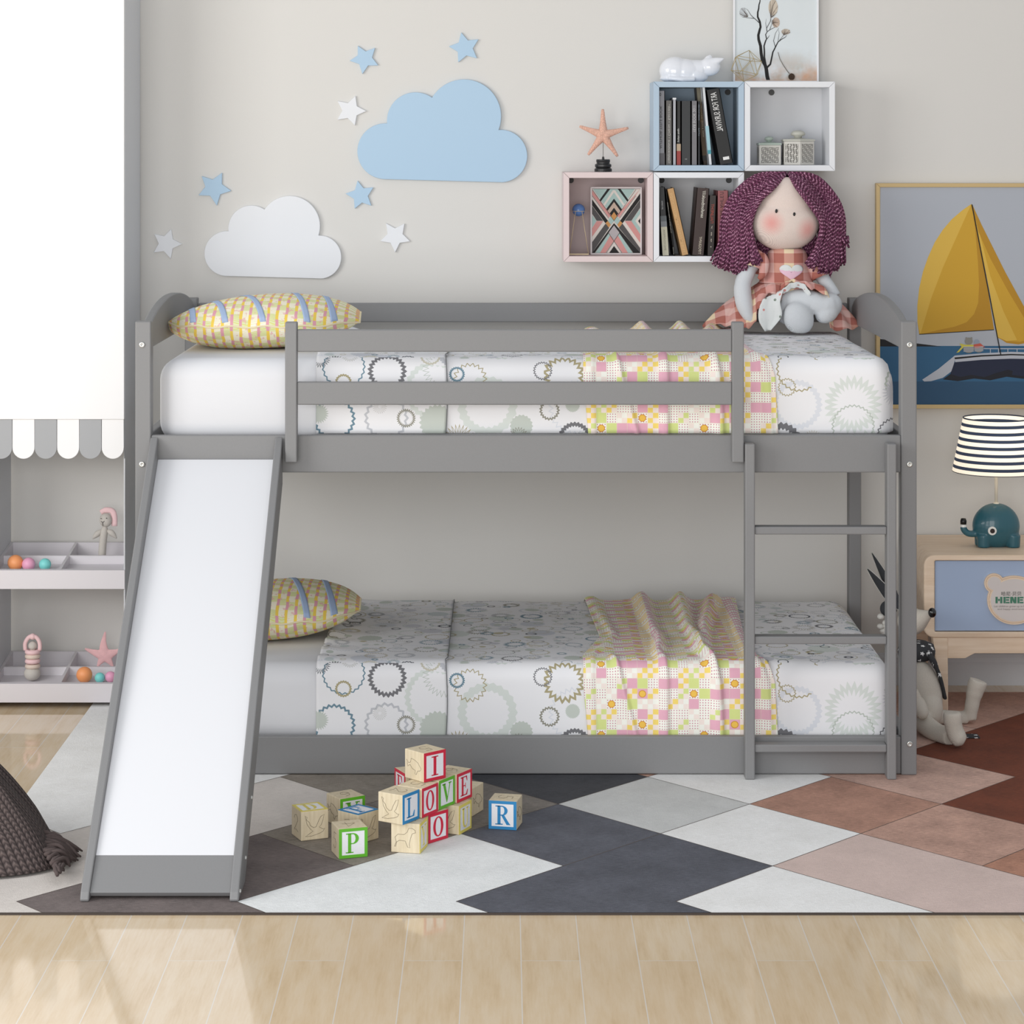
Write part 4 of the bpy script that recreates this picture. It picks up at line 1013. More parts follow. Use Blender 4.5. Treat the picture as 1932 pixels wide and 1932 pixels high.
ps += [([(500, 1418), (610, 1345), (720, 1255), (722, 1280), (700, 1360), (640, 1405), (560, 1428), (515, 1430)], HW), ([(720, 1255), (900, 1240), (1100, 1230), (1300, 1236), (1700, 1258), (1690, 1300), (722, 1300)], HW),
       ([(718, 1300), (900, 1284), (1100, 1276), (1300, 1280), (1690, 1300), (1600, 1412), (1480, 1400), (1360, 1425), (1250, 1420), (1070, 1398), (960, 1422), (850, 1410), (740, 1428), (640, 1416), (690, 1380)], NAV),
       ([(640, 1416), (690, 1380), (760, 1400), (830, 1385), (920, 1400), (1000, 1372), (1080, 1350), (1112, 1360), (1105, 1385), (1180, 1395), (1300, 1390), (1420, 1380), (1600, 1395), (1600, 1412), (1480, 1400), (1360, 1425), (1250, 1420), (1070, 1398), (960, 1422), (850, 1410), (740, 1428)], NAV2),
       ([(718, 1268), (900, 1252), (1100, 1244), (1300, 1250), (1695, 1268), (1695, 1276), (1300, 1258), (1100, 1253), (900, 1262), (720, 1280)], BK)]
for l in (((915, 1208), (1650, 1212)),): ps.append((line(*l, 6), HW))
for u in (960, 1015, 1078, 1140, 1205, 1300, 1400, 1500): ps.append((line((u, 1208), (u, 1238), 5), HW))
def elp(cx_, cy_, rx, ry): return [(cx_ + rx * cos(t_), cy_ + ry * sin(t_)) for t_ in lsp(0, 2 * PI, 17)[:-1]]
ps += [(elp(814, 1210, 36, 28), FUR), (elp(882, 1208, 32, 26), FUR), (elp(814, 1158, 27, 25), FUR), (elp(798, 1138, 7, 7), FUR), (elp(832, 1138, 7, 7), FUR), (elp(868, 1166, 20, 20), M('poster_cap', (150, 160, 176), .6)),
       ([(752, 1172), (790, 1182), (845, 1182), (848, 1196), (780, 1198), (748, 1232), (730, 1236), (765, 1196)], YSC), ([(846, 1180), (892, 1172), (925, 1200), (900, 1196), (870, 1206), (850, 1200)], RED)]
for k in range(4): ps.append((line((778, 1196 + 10 * k), (848, 1196 + 10 * k), 4), HW)); ps.append((line((852, 1198 + 9 * k), (912, 1194 + 9 * k), 4), HW))
ps.append((line((835, 235), (1030, 1248), 7), BK))
art('boat_print', r, qb, ps, YB - .0012, .00004)
def crom(pts, n):
    """smooth path through control points"""
    pts = [Vector(p) for p in pts]; q = [pts[0] * 2 - pts[1]] + pts + [pts[-1] * 2 - pts[-2]]; out = []
    m = len(pts) - 1
    for k in range(n):
        t_ = k / (n - 1) * m; i = min(int(t_), m - 1); f = t_ - i; a, b_, c, d = q[i], q[i + 1], q[i + 2], q[i + 3]
        out.append(.5 * ((2 * b_) + (c - a) * f + (2 * a - 5 * b_ + 4 * c - d) * f * f + (3 * b_ - a - 3 * c + d) * f ** 3))
    return out
def planar_uv(mb, k=1.0, ax=(0, 2)):
    for f in mb.bm.faces:
        for lp in f.loops: c = lp.vert.co; lp[mb.uvl].uv = (c[ax[0]] * k, c[ax[1]] * k)
# ------------------------------------------------------------------ toy shelf at the left
SY0, SY1 = .785, 1.083; SX0, SX1 = -1.492, -1.0876
LAC = M('white_shelf_lacquer', (244, 244, 245), .35); SGREY = M('grey_shelf_lacquer', (166, 168, 171), .45); SIDEP = M('side_panel_grey_lightened', (206, 208, 212), .5); TRAY = M('pale_lilac_grey_board', (216, 212, 216), .45)  # side panel grey lightened in colour to make up for low light there
r = thing('toy_shelf', 'tall white toy shelf with a scalloped awning edge and divided trays, left of the bed', 'shelf', (-1.29, .93, 0))
o = obj('side_panel', MB().box(SX1 - .004, SX1, SY0 + .001, SY1, .0066, 2.15), SIDEP, r, bevel=.0008); o = obj('side_panel', MB().box(SX0, SX0 + .018, SY0, SY1, 0, 2.15), SIDEP, r, bevel=.0008)
zb1 = P(0, 790, SY0).z; obj('front_board', MB().box(SX0 - .06, SX1 - .0005, SY0 - .016, SY0, zb1, 2.16), LAC, r, bevel=.0012)
zs = P(0, 865.5, SY0 - .008).z; sx = F / (D0 + SY0 - .008)
for k in range(-2, 6):
    xa, xb = (23.5 + 42.1 * k - CX) / sx, (23.5 + 42.1 * (k + 1) - CX) / sx; rr_ = (xb - xa) / 2; xm = (xa + xb) / 2; xa += .0005; xb -= .0005
    if xb > SX1: xb = SX1 - .0006
    pts = [(xb, zb1 - .0005), (xa, zb1 - .0005)] + [(xm - rr_ * .99 * cos(t_), zs + rr_ - rr_ * sin(t_)) for t_ in lsp(0, PI, 17)]
    b = MB(); yo = 0 if k % 2 else .0015
    b.prism([(min(x, SX1 - .0006), z) for x, z in pts], lambda x, z: (x, SY0 - .012 + yo, z), lambda x, z: (x, SY0 - .002, z))
    o = obj('awning_scallop', b, LAC if k % 2 == 0 else SGREY, r, bevel=.0006, seg=1); o['label'] = 'white scallop' if k % 2 == 0 else 'grey scallop'
def tray(dz):
    zt = lambda y: .398 + (y - SY0) * .118 + dz
    xa, xb = SX0 + .0185, SX1 - .0045; b = MB(); w = .009
    def wall(x0, x1, y0, y1, h):
        b.hexa([(x0, y0, zt(y0) - h), (x1, y0, zt(y0) - h), (x1, y1, zt(y1) - h), (x0, y1, zt(y1) - h), (x0, y0, zt(y0)), (x1, y0, zt(y0)), (x1, y1, zt(y1)), (x0, y1, zt(y1))])
    wall(xa - .018, xb + .0042, SY0 - .006, SY0 - .0002, .0535); wall(xa, xb, SY0, SY0 + .008, .0535); wall(xa, xb, .926, .934, .045); wall(xa, xb, 1.066, 1.074, .05)
    for x0, x1 in ((xa, xa + w), (xb - w, xb), (-1.280, -1.272)): wall(x0, x1, SY0 + .008, .926, .045); wall(x0, x1, .934, 1.066, .045)
    for y0, y1, d in ((SY0 + .008, .926, .024), (.934, 1.066, .042)):
        z0, z1 = zt(y0) - d, zt(y1) - d; b.hexa([(xa + w, y0, z0 - .004), (xb - w, y0, z0 - .004), (xb - w, y1, z1 - .004), (xa + w, y1, z1 - .004), (xa + w, y0, z0), (xb - w, y0, z0), (xb - w, y1, z1), (xa + w, y1, z1)])
    obj('divided_tray', b, TRAY, r); return zt
zt1 = tray(0); zt2 = tray(-.326)
k1 = 480 / 1599; q1_ = lambda u, v, Y: P(u * k1, 760 + v * k1, Y)
ORG, PNK, TEA = M('orange_toy_ball', (250, 166, 108), .45), M('pink_toy_ball', (238, 170, 200), .45), M('teal_toy_ball', (132, 220, 216), .45)
def ball(u, v, r_, Y, zt, m, lab):
    c = q1_(u, v, Y); R = r_ * k1 / (F / (D0 + Y)); c.z = zt(Y + R * 0) - .024 + .118 * 0 + R * 1.01
    tag(obj('toy_ball', MB().ell(c, R, seg=28, rings=18), m, smooth=True), lab, 'ball', 'small toy balls in the trays')
ball(97, 1013, 49, .86, zt1, ORG, 'orange toy ball in the upper tray of the toy shelf'); ball(180, 1040, 42, .855, zt1, PNK, 'pink toy ball in the upper tray of the toy shelf'); ball(283, 1028, 38, .86, zt1, TEA, 'teal toy ball in the upper tray of the toy shelf')
ball(530, 1725, 50, .86, zt2, ORG, 'orange toy ball in the lower tray of the toy shelf'); ball(627, 1738, 32, .86, zt2, TEA, 'teal toy ball in the lower tray of the toy shelf'); ball(694, 1740, 34, .865, zt2, PNK, 'pink toy ball in the lower tray, partly behind the slide')
KN = weave_mat('speckled_knit', (214, 208, 200), 900); PKF = M('soft_pink_cloth', (238, 202, 204), .85, bump=.3, bscale=900)
# soft animal rattle
Y = 1.0; m1 = k1 / (F / (D0 + Y)); base = zt1(Y) - .042 + .0040; dz = 0
def qa(u, v, dy=0): p = q1_(u, v, Y); p.y += dy; return p
r = thing('soft_rattle_toy', 'knitted animal rattle in a pink bonnet standing in the upper tray', 'soft toy', (qa(645, 950).x, Y, base))
bt = qa(640, 955); bt.z = base
obj('body', MB().tube(crom([bt, qa(645, 900), qa(652, 830), qa(660, 775)], 12), [24 * m1] * 9 + [22 * m1, 20 * m1, 12 * m1], 16), KN, r, smooth=True)
h = obj('head', MB().ell(qa(665, 737), (40 * m1, 34 * m1, 44 * m1), seg=20, rings=14), KN, r, smooth=True)
b = MB()
for u, v in ((641, 722), (675, 720)): b.ell(qa(u, v, -.0155 - .001), (3.2 * m1,) * 3, seg=8, rings=6)
b.tube([qa(640, 738, -.0172), qa(650, 748, -.0172), qa(662, 738, -.0165)], 1.6 * m1, 5); b.tube([qa(650, 748, -.0172), qa(651, 770, -.0120)], 1.6 * m1, 5)
obj('stitched_face', b, BLACKP, h)
b = MB(); b.tube(crom([qa(632, 690, .004), qa(660, 676, .004), qa(700, 680, .004), qa(716, 710, .004), qa(718, 775, .004)], 18), [10 * m1] * 4 + [12 * m1] * 14, 10, flat=(1, 1.6)); obj('bonnet', b, PKF, r, smooth=True)
for s_, a in ((-1, [(640, 800), (610, 825), (582, 855)]), (1, [(675, 800), (705, 820), (735, 852)])):
    obj('arm', MB().tube(crom([qa(*p, -.002) for p in a], 8), [6 * m1, 13 * m1, 17 * m1, 19 * m1, 18 * m1, 14 * m1, 9 * m1, 3 * m1], 12), KN, r, smooth=True)
# stacking ring teether
Y = .875; m1 = k1 / (F / (D0 + Y)); base = zt2(Y) - .024 + .0008; dz = base - q1_(0, 1790, Y).z
def qa(u, v, dy=0): p = q1_(u, v, Y); p.y += dy; p.z += dz; return p
r = thing('ring_teether', 'ring teether toy with pink top and stacked wooden rings in the lower tray', 'toy', (qa(203, 0).x, Y, base))
RW = M('pale_beech', (222, 204, 190), .6, nscale=300, nstr=.06)
obj('base_ball', MB().ell(qa(203, 1742), (52 * m1, 52 * m1, 46 * m1), seg=24, rings=14), KN, r, smooth=True)
for i, v in enumerate((1697, 1665, 1635, 1607)):
    b = MB(); c = qa(205, v); R = 34 * m1; b.tube([c + Vector((R * cos(t_), R * sin(t_), 0)) for t_ in lsp(0, 2 * PI, 25)[:-1]], 15 * m1, 10, closed=True)
    o = obj('ring', b, PKF if i % 2 else RW, r, smooth=True); o['label'] = 'pink ring' if i % 2 else 'wooden ring'
obj('ball', MB().ell(qa(205, 1570), 27 * m1, seg=18, rings=12), KN, r, smooth=True)
obj('core', MB().cyl(qa(205, 1710), qa(205, 1590), 16 * m1), RW, r)
b = MB(); b.tube(crom([qa(160, 1598), qa(158, 1555), qa(178, 1520), qa(205, 1508), qa(234, 1522), qa(250, 1555), qa(250, 1598)], 24), 12 * m1, 10, flat=(1.1, 1.1)); b.ell(qa(205, 1512), 20 * m1, seg=14, rings=8); obj('handle', b, PKF, r, smooth=True)
# pink starfish toy
Y = 1.0; m1 = k1 / (F / (D0 + Y)); base = zt2(Y) - .042 + .001
b = MB(); C = q1_(660, 1590, Y)
for a in ([(660, 1590), (650, 1520), (662, 1438)], [(660, 1590), (600, 1572), (532, 1545)], [(660, 1590), (715, 1570), (760, 1548)], [(660, 1590), (635, 1620), (612, 1660)], [(660, 1590), (685, 1620), (712, 1662)]):
    b.tube([Vector((p.x, p.y, p.z)) for p in crom([q1_(u, v, Y) for u, v in a], 8)], [x * m1 for x in (36, 34, 30, 25, 20, 15, 11, 6)], 12, flat=(1, .34) if 0 else None)
for v in b.bm.verts:
    v.co.y = Y + (v.co.y - Y) * .35; v.co.z = base + (v.co.z - q1_(0, 1700, Y).z) if False else v.co.z
mn = min(v.co.z for v in b.bm.verts)
b.cyl((C.x - .006, Y, mn + .006), (C.x - .006, Y, base), .004); b.box(C.x - .016, C.x + .010, Y - .010, Y + .010, base, base + .002)
st = obj('starfish_toy', b, M('pink_felt', (236, 188, 190), .85, nscale=60, nstr=.08), remesh=.0016, sm=4); tag(st, 'soft pink starfish toy standing in the lower tray of the toy shelf', 'toy')

# ------------------------------------------------------------------ nightstand
NY = .706; k5 = 332 / 1106; q5 = lambda u, v, Y: P(1600 + u * k5, 860 + v * k5, Y)
OAK = wood_mat('light_beech_wood', (228, 202, 174), (240, 218, 194), (1.2, 14, 14), 5, .45); NB = M('dusty_blue_panel', (166, 184, 212), .55)
nx0, nx1, nzt = 1.1985, 1.742, .4522; nzb = q5(0, 1146, NY).z; nyb = WY - .016
r = thing('nightstand', 'light wooden nightstand with a blue drawer front and bear face plaque', 'nightstand', ((nx0 + nx1) / 2, .9, 0))
def rrect(x0, x1, z0, z1, R, n=8):
    o = []
    for cx_, cz_, a0 in ((x1 - R, z1 - R, 0), (x0 + R, z1 - R, PI / 2), (x0 + R, z0 + R, PI), (x1 - R, z0 + R, 1.5 * PI)):
        o += [(cx_ + R * cos(a0 + PI / 2 * i / n), cz_ + R * sin(a0 + PI / 2 * i / n)) for i in range(n + 1)]
    return o
Oo = rrect(nx0 - .003, nx1 + .003, nzb, nzt, .030); Ii = rrect(nx0 + .028, nx1 - .028, nzb + .017, nzt - .0155, .004)
b = MB(); V = [[b.bm.verts.new((x, y, z)) for x, z in L] for L, y in ((Oo, NY + .004), (Oo, nyb), (Ii, NY + .002), (Ii, nyb - .006))]
n = len(Oo)
for i in range(n):
    j = (i + 1) % n; b.face([V[0][i], V[0][j], V[1][j], V[1][i]]); b.face([V[2][j], V[2][i], V[3][i], V[3][j]]); b.face([V[0][j], V[0][i], V[2][i], V[2][j]])
b.face(V[3]); b.face(V[1])
obj('body', b, OAK, r, bevel=.004, seg=3)
dw = obj('drawer_front', MB().box(nx0 + .0295, nx1 - .0295, NY + .010, NY + .030, nzb + .019, nzt - .017), NB, r, bevel=.001)
k7 = 92 / 1270; q7 = lambda u, v, Y: P(1840 + u * k7, 1060 + v * k7, Y)
def bear(sh, y0, y1, mat, nm):
    b = MB()
    for i, (cu, cv, ru, rv) in enumerate(((500, 565, 258, 258), (1540, 565, 258, 258), (1020, 1003, 702, 638))):
        pts = [(cu + (ru - sh) * cos(t_), cv + (rv - sh) * sin(t_)) for t_ in lsp(0, 2 * PI, 49)[:-1]]; pts = [q7(u, v, NY) for u, v in pts]
        b.prism([(p.x, p.z) for p in pts], lambda x, z: (x, y0 - i * .00006, z), lambda x, z: (x, y1, z))
    return obj(nm, b, mat, r)
bear(0, NY + .002, NY + .010, OAK, 'bear_plaque'); bear(38, NY + .0015, NY + .004, M('plaque_groove', (188, 158, 132), .6), 'plaque_groove'); bear(46, NY + .0013, NY + .004, OAK, 'plaque_rim'); bear(84, NY + .0006, NY + .004, M('plaque_face', (218, 210, 206), .5), 'plaque_face')
GRN = M('plaque_green', (74, 130, 106), .6); GRYT = M('plaque_grey_text', (168, 160, 156), .6); DKT = M('plaque_dark_text', (92, 96, 92), .6)
def ptext(txt, u0, u1, vb, cap, mat, y=NY - .0003, fitc=True):
    a = q7(u0, vb, NY); c = q7(u1, vb, NY); size = (a - q7(u0, vb - cap, NY)).length / .70
    text_part('plaque_lettering', txt, size, lambda u, v: (a.x + u, y, a.z + v), mat, r, fit=c.x - a.x)
ptext('哈尼·贝贝', 680, 1200, 875, 84, DKT)
pl_ = MB(); 
def bars(L):
    for u0, v0, u1, v1 in L:
        a, c = q7(u0, v1, NY), q7(u1, v0, NY); pl_.box(a.x, c.x, NY - .0004, NY + .0008, a.z, c.z)
bars([(528, 912, 585, 1080), (650, 912, 705, 1080), (598, 965, 638, 1020), (735, 912, 790, 1080), (800, 912, 892, 950), (800, 975, 880, 1012), (800, 1042, 892, 1080), (912, 912, 965, 1080), (1020, 912, 1072, 1080), (1098, 912, 1152, 1080), (1162, 912, 1254, 950), (1162, 975, 1240, 1012), (1162, 1042, 1254, 1080)])
pl_.prism([(q7(u, v, NY).x, q7(u, v, NY).z) for u, v in ((935, 912), (985, 912), (1050, 1080), (1000, 1080))], lambda x, z: (x, NY - .0005, z), lambda x, z: (x, NY, z))
obj('plaque_lettering', pl_, GRN, r)
ptext('Let children grow up in h', 490, 1290, 1180, 52, GRYT); ptext('and happy environment', 580, 1380, 1250, 46, GRYT)
def nleg(xt0, xt1, xb0, xb1, y0, y1):
    zt_ = nzb; b = MB(); yb0, yb1 = (y0 + .004, y0 + .024) if y0 < .8 else (y1 - .024, y1 - .004)
    b.hexa([(xb0, yb0, .007), (xb1, yb0, .007), (xb1, yb1, .007), (xb0, yb1, .007), (xt0, y0, zt_), (xt1, y0, zt_), (xt1, y1, zt_), (xt0, y1, zt_)]); obj('leg', b, OAK, r, bevel=.003)
a0, a1 = q5(535, 0, NY).x, q5(630, 0, NY).x; w_ = nx0 + nx1
for y0, y1 in ((NY + .006, NY + .045), (nyb - .045, nyb - .006)):
    nleg(a0, a1, a1 - .016, a1 + .002, y0, y1); nleg(w_ - a1, w_ - a0, w_ - a1 - .002, w_ - a1 + .016, y0, y1)
zA, zB = q5(0, 1277, NY).z, q5(0, 1246, NY).z; xk0, xk1 = q5(740, 0, NY).x, q5(800, 0, NY).x
pts = [(a1 - .002, nzb), (a1 - .002, zA), (xk0, zA), (xk0 + .006, zA + .003), (xk1 - .006, zB - .003), (xk1, zB), (w_ - xk1, zB), (w_ - xk0, zA), (w_ - a1 + .002, zA), (w_ - a1 + .002, nzb)]
b = MB(); b.prism(pts, lambda x, z: (x, NY + .010, z), lambda x, z: (x, NY + .026, z)); obj('apron', b, OAK, r, bevel=.001)
# ------------------------------------------------------------------ elephant lamp
EY = .866; se = F / (D0 + EY); u5 = k5 / se; zt = nzt + .0004; dz = zt - q5(0, 568, EY).z
def qe(u, v, dy=0): p = q5(u, v, EY); return Vector((p.x, EY + dy, p.z + dz))
r = thing('elephant_lamp', 'table lamp with a teal elephant base and lit striped shade on the nightstand', 'lamp', (qe(930, 0).x, EY, zt))
b = MB(); b.ell(qe(930, 440), (149 * u5, .046, 143 * u5), seg=32, rings=20); b.ell(qe(930, 480), (146 * u5, .044, 60 * u5), seg=28)
for uu in (845, 1032):
    for dy in (-.019, .019): b.cyl(qe(uu, 490, dy), qe(uu, 568, dy), 44 * u5, 40 * u5, seg=18)
b.tube(crom([qe(830, 480, -.008), qe(790, 488, -.008), qe(750, 484, -.008), qe(726, 462, -.008), qe(722, 440, -.008)], 14), [26 * u5] * 3 + [21 * u5] * 11, 14)
obj('elephant_base', b, M('teal_glaze', (40, 94, 108), .35, coat=.3), r, remesh=.0021, sm=7)
obj('trunk_band', MB().cyl(qe(722, 444, -.008), qe(722, 428, -.008), 21 * u5, 19 * u5), M('white_glaze', (236, 236, 232), .3), r, smooth=False)
obj('trunk_tip', MB().lathe([(19 * u5, 0), (20 * u5, .010), (15 * u5, .017), (.0001, .018)], qe(722, 428, -.008), 16), BLACKP, r, smooth=True)
fy = lambda u, v: -.046 * math.sqrt(max(0, 1 - ((u - 930) / 149) ** 2 - ((v - 440) / 143) ** 2))
e = qe(888, 457, fy(888, 457) - .0015)
obj('eye', MB().lathe([(27 * u5, .004), (27 * u5, -.0005), (24 * u5, -.0015), (.0001, -.0015)], e, 24, axis='y'), M('white_glaze', (236, 236, 232), .3), r, smooth=False)
obj('pupil', MB().lathe([(15 * u5, 0), (15 * u5, -.0024), (.0001, -.0026)], e, 20, axis='y'), M('pupil_black', (38, 26, 24), .3), r)
sx_ = qe(931, 0).x; zs0, zs1 = P(0, 889, EY).z, P(0, 788, EY).z; rb_, rt_ = .1255, .0945
obj('stem', MB().cyl((sx_, EY, qe(0, 300).z - .004), (sx_, EY, zs0 + .06), .0045), M('cream_stem', (240, 232, 214), .4), r, smooth=True)
obj('stem_collar', MB().lathe([(.009, 0), (.008, .003), (.0045, .004)], qe(931, 300), 18), M('cream_stem', (240, 232, 214), .4), r)
b = MB(); b.lathe([(rb_, zs0), (rt_, zs1)], (sx_, EY, 0), 64, caps=False)
obj('lampshade', b, shade_mat(), r, smooth=True, solid=.0012, recalc=True)
for zz, rr_ in ((zs0, rb_), (zs1, rt_)): obj('shade_rim', MB().tube([(sx_ + rr_ * cos(t_), EY + rr_ * sin(t_), zz) for t_ in lsp(0, 2 * PI, 65)[:-1]], .0012, 6, closed=True), M('navy_trim', (52, 60, 76), .6), r, smooth=True)
obj('light_bulb', MB().ell((sx_, EY, zs0 + .075), (.022, .022, .028)), M('lit_bulb', (255, 244, 225), .4, emit=((255, 238, 210), 3)), r, smooth=True)

# ------------------------------------------------------------------ plush animal beside the bed
LIN = weave_mat('natural_linen', (216, 208, 196), 700, dark=.72); STR = star_mat(); WHF = M('white_fleece', (226, 224, 218), .95, bump=.5, bscale=300); CHC = M('charcoal_felt', (58, 60, 64), .9)
Y = .5; r = thing('plush_animal', 'linen plush animal with charcoal ears and a star scarf, sitting beside the right bed post', 'soft toy', (1.16, .5, .006))
def qp(u, v, Y): return q5(u, v, Y)
u_ = lambda Y: k5 / (F / (D0 + Y))
b = MB(); c = qp(475, 1500, .52); b.ell(c, (118 * u_(.5), .05, 215 * u_(.5)), rot=(0, -.12, 0)); b.ell(qp(505, 1590, .50), (92 * u_(.5), .045, 118 * u_(.5)))
b.tube(crom([qp(450, 1660, .46), qp(560, 1745, .38), qp(655, 1770, .32)], 10), [64 * u_(.4)] * 10, 16)
b.tube(crom([qp(735, 1795, .285), qp(685, 1760, .29), qp(660, 1680, .29), qp(655, 1610, .29)], 12), [30 * u_(.3), 44 * u_(.3)] + [58 * u_(.3)] * 3 + [56 * u_(.3)] * 3 + [60 * u_(.3)] * 3 + [54 * u_(.3)], 16)
b.tube(crom([qp(540, 1640, .56), qp(660, 1650, .575), qp(750, 1655, .575)], 8), [50 * u_(.55)] * 8, 14)
b.tube(crom([qp(765, 1658, .57), qp(775, 1590, .57), qp(795, 1490, .57), qp(820, 1410, .57)], 12), [42 * u_(.57)] * 4 + [46 * u_(.57)] * 3 + [54 * u_(.57)] * 2 + [60 * u_(.57)] * 3, 16)
for v in b.bm.verts: v.co.z = max(v.co.z, .0068); v.co.x = max(v.co.x, 1.063)
obj('body', b, LIN, r, remesh=.0042, sm=5)
b = MB(); b.tube(crom([qp(400, 1480, .42), qp(440, 1560, .42), qp(480, 1650, .40)], 10), [40 * u_(.4)] * 4 + [48 * u_(.4)] * 3 + [44 * u_(.4), 40 * u_(.4), 20 * u_(.4)], 14)
for v in b.bm.verts: v.co.x = max(v.co.x, 1.062)
obj('arm', b, LIN, r, smooth=True)
b = MB(); b.ell(qp(400, 1040, .58), (92 * u_(.5), .042, 88 * u_(.5))); b.tube(crom([qp(420, 1040, .55), qp(480, 1010, .53), qp(525, 988, .52)], 8), [80 * u_(.5), 74 * u_(.5), 64 * u_(.5), 52 * u_(.5), 42 * u_(.5), 34 * u_(.5), 26 * u_(.5), 20 * u_(.5)], 16)
for v in b.bm.verts: v.co.x = max(v.co.x, 1.062)
obj('head', b, LIN, r, remesh=.0035, sm=5)
obj('nose', MB().ell(qp(529, 986, .50), (26 * u_(.5), .011, 31 * u_(.5))), M('glossy_black', (16, 16, 18), .15, coat=.5), r, smooth=True)
for a, Y_ in (([(330, 930), (250, 800), (150, 612)], .80), ([(330, 960), (240, 860), (122, 712)], .78)):
    w = [8, 26, 40, 44, 44, 40, 34, 26, 16, 3]; p_ = crom([qp(a[0][0], a[0][1], .64), qp(*a[1], Y_ - .06), qp(*a[2], Y_)], 10)
    er = obj('ear', MB().tube(p_, [x * u_(.7) for x in w], 14, flat=(.35, 1)), CHC, r, smooth=True); er['label'] = 'charcoal ear with white edge'
    obj('ear_trim', MB().tube([p + Vector((0, .008, 0)) for p in p_], [(x + 7) * u_(.7) for x in w], 14, flat=(.25, 1)), WHF, er, smooth=True)
b = MB(); b.ell(qp(255, 960, .74), (55 * u_(.7), .02, 52 * u_(.7))); o = obj('ear_tuft', b, CHC, r, smooth=True)
b = MB(); random.seed(2)
for k in range(16): b.ell(qp(225 + random.uniform(-25, 60), 1010 + k * 7 + random.uniform(-8, 8), .72), (22 * u_(.7), .014, 18 * u_(.7)), seg=10, rings=8)
for v in b.bm.verts: v.co.x = max(v.co.x, 1.047)
obj('fleece_mane', b, WHF, r, smooth=True)
b = MB(); C = qp(430, 1225, .55)
b.lathe([(70 * u_(.5), -.026), (112 * u_(.5), -.018), (120 * u_(.5), 0), (108 * u_(.5), .018), (66 * u_(.5), .026)], C, 26)
for v in b.bm.verts: v.co.x = max(v.co.x, 1.062)
sc_ = obj('star_scarf', b, STR, r, smooth=True)
b = MB(); path = crom([qp(500, 1230, .50), qp(545, 1310, .50), qp(580, 1400, .50), qp(608, 1520, .515)], 12); b.tube(path, [26 * u_(.5), 34 * u_(.5), 40 * u_(.5), 40 * u_(.5), 36 * u_(.5)] + [26 * u_(.5)] * 7, 12, flat=(1, .5)); obj('scarf_tail', b, STR, sc_, smooth=True)
g = G(1600 + 780 * k5, 860 + 1765 * k5, .0065); obj('scarf_end', MB().box(g.x - .018, g.x + .018, g.y - .022, g.y + .022, .0068, .0095), STR, r, bevel=.001)

# ------------------------------------------------------------------ brown knitted throw at the left edge
def heap(x, y):
    cx_, cy_ = -1.42, -.74; dx, dy = (x - cx_) / .43, (y - cy_) / .24; d = math.hypot(dx, dy)
    a_ = math.atan2(dy, dx); d *= 1 + .06 * sin(a_ * 5 + 1)
    h = .70 * max(0, 1 - d) ** 1.07; h = .42 * (1 - math.exp(-h / .42))
    h *= 1 + .07 * sin(a_ * 14 + d * 2) + .04 * sin(a_ * 23 + 2 - d * 4)
    return h + .014 * (1 if d < 1.0 else 0) * min(1, (1 - d) * 9 if d < 1 else 0)
b = MB(); N = 90; rr = lsp(0, 1, 60)
def hp(t_, a_):
    q = 1 / (1 + .06 * sin(a_ * 5 + 1)); x = -1.42 + .43 * t_ * q * cos(a_); y = -.74 + .24 * t_ * q * sin(a_); return Vector((x, y, .0135 + heap(x, y)))
b.grid(lambda a_, t_: hp(t_, a_), lsp(0, 2 * PI, 121), rr[1:], uvf=lambda a_, t_: (a_ * .30, t_ * .6))
kt = thing('knitted_throw', 'dark brown cable knit throw with a fringe, heaped on the rug at the left edge', 'throw blanket', (-1.4, -.74, .0065))
obj('knitted_cloth', b, KNIT, kt, smooth=True, recalc=False, solid=.006, soff=1)
FR = M('brown_fringe_wool', (88, 76, 74), .95, bump=.5, bscale=500); random.seed(9)
b = MB(); k8 = 560 / 1932
for k in range(46):
    t_ = k / 45; u0, v0 = 215 + 175 * t_ + random.uniform(-15, 15), 690 + 190 * t_ + random.uniform(-25, 15); u1, v1 = 545 - 150 * t_ + random.uniform(-55, 15), 800 + 115 * t_ + random.uniform(-25, 25)
    g0_ = G(u0 * k8, 1380 + (v0 + 60) * k8, .03); g1_ = G(u1 * k8, 1380 + v1 * k8, .012)
    g0_.z = .03 + .03 * (1 - t_) ; mid = (g0_ + g1_) / 2 + Vector((random.uniform(-.01, .01), random.uniform(-.012, .012), .012 + .014 * (1 - t_) * random.random())); g1_.z = .0115 + .006 * random.random()
    b.tube(crom([g0_, mid, g1_], 8), [.0046] * 6 + [.004, .002], 6)
obj('fringe', b, FR, kt, smooth=True)['kind'] = 'stuff'
# ------------------------------------------------------------------ rag doll on the upper bunk
k3 = 340 / 1825; DYH = .870
qd = lambda u, v, Y: P(1320 + u * k3, 300 + v * k3, Y)
ud = lambda Y: k3 / (F / (D0 + Y))
TOPZ = MZ1 + UP + .0095
bl1 = qd(715, 650, .79); bl2 = qd(1135, 735, .80)
r = thing('rag_doll', 'rag doll with plum yarn hair and checked dress sitting on the upper bunk', 'doll', (qd(880, 0, .87).x, .87, TOPZ))
GF = weave_mat('grey_speckled_cotton', (226, 230, 234), 900, dark=.74)
FACE = weave_mat('face_linen', (238, 220, 210), 520, blush=[(tuple(bl1), .05), (tuple(bl2), .05)], dark=.84)
U = ud(.87)
b = MB(); b.ell(qd(862, 640, .87), (352 * U, .074, 292 * U), seg=36, rings=24); b.ell(qd(872, 480, .87), (285 * U, .064, 300 * U), seg=36, rings=24)
hd = obj('head', b, FACE, r, remesh=.0038, sm=6)
def fy_(u, v): return .87 - .074 * math.sqrt(max(0, 1 - ((u - 862) / 352) ** 2 - ((v - 640) / 292) ** 2))
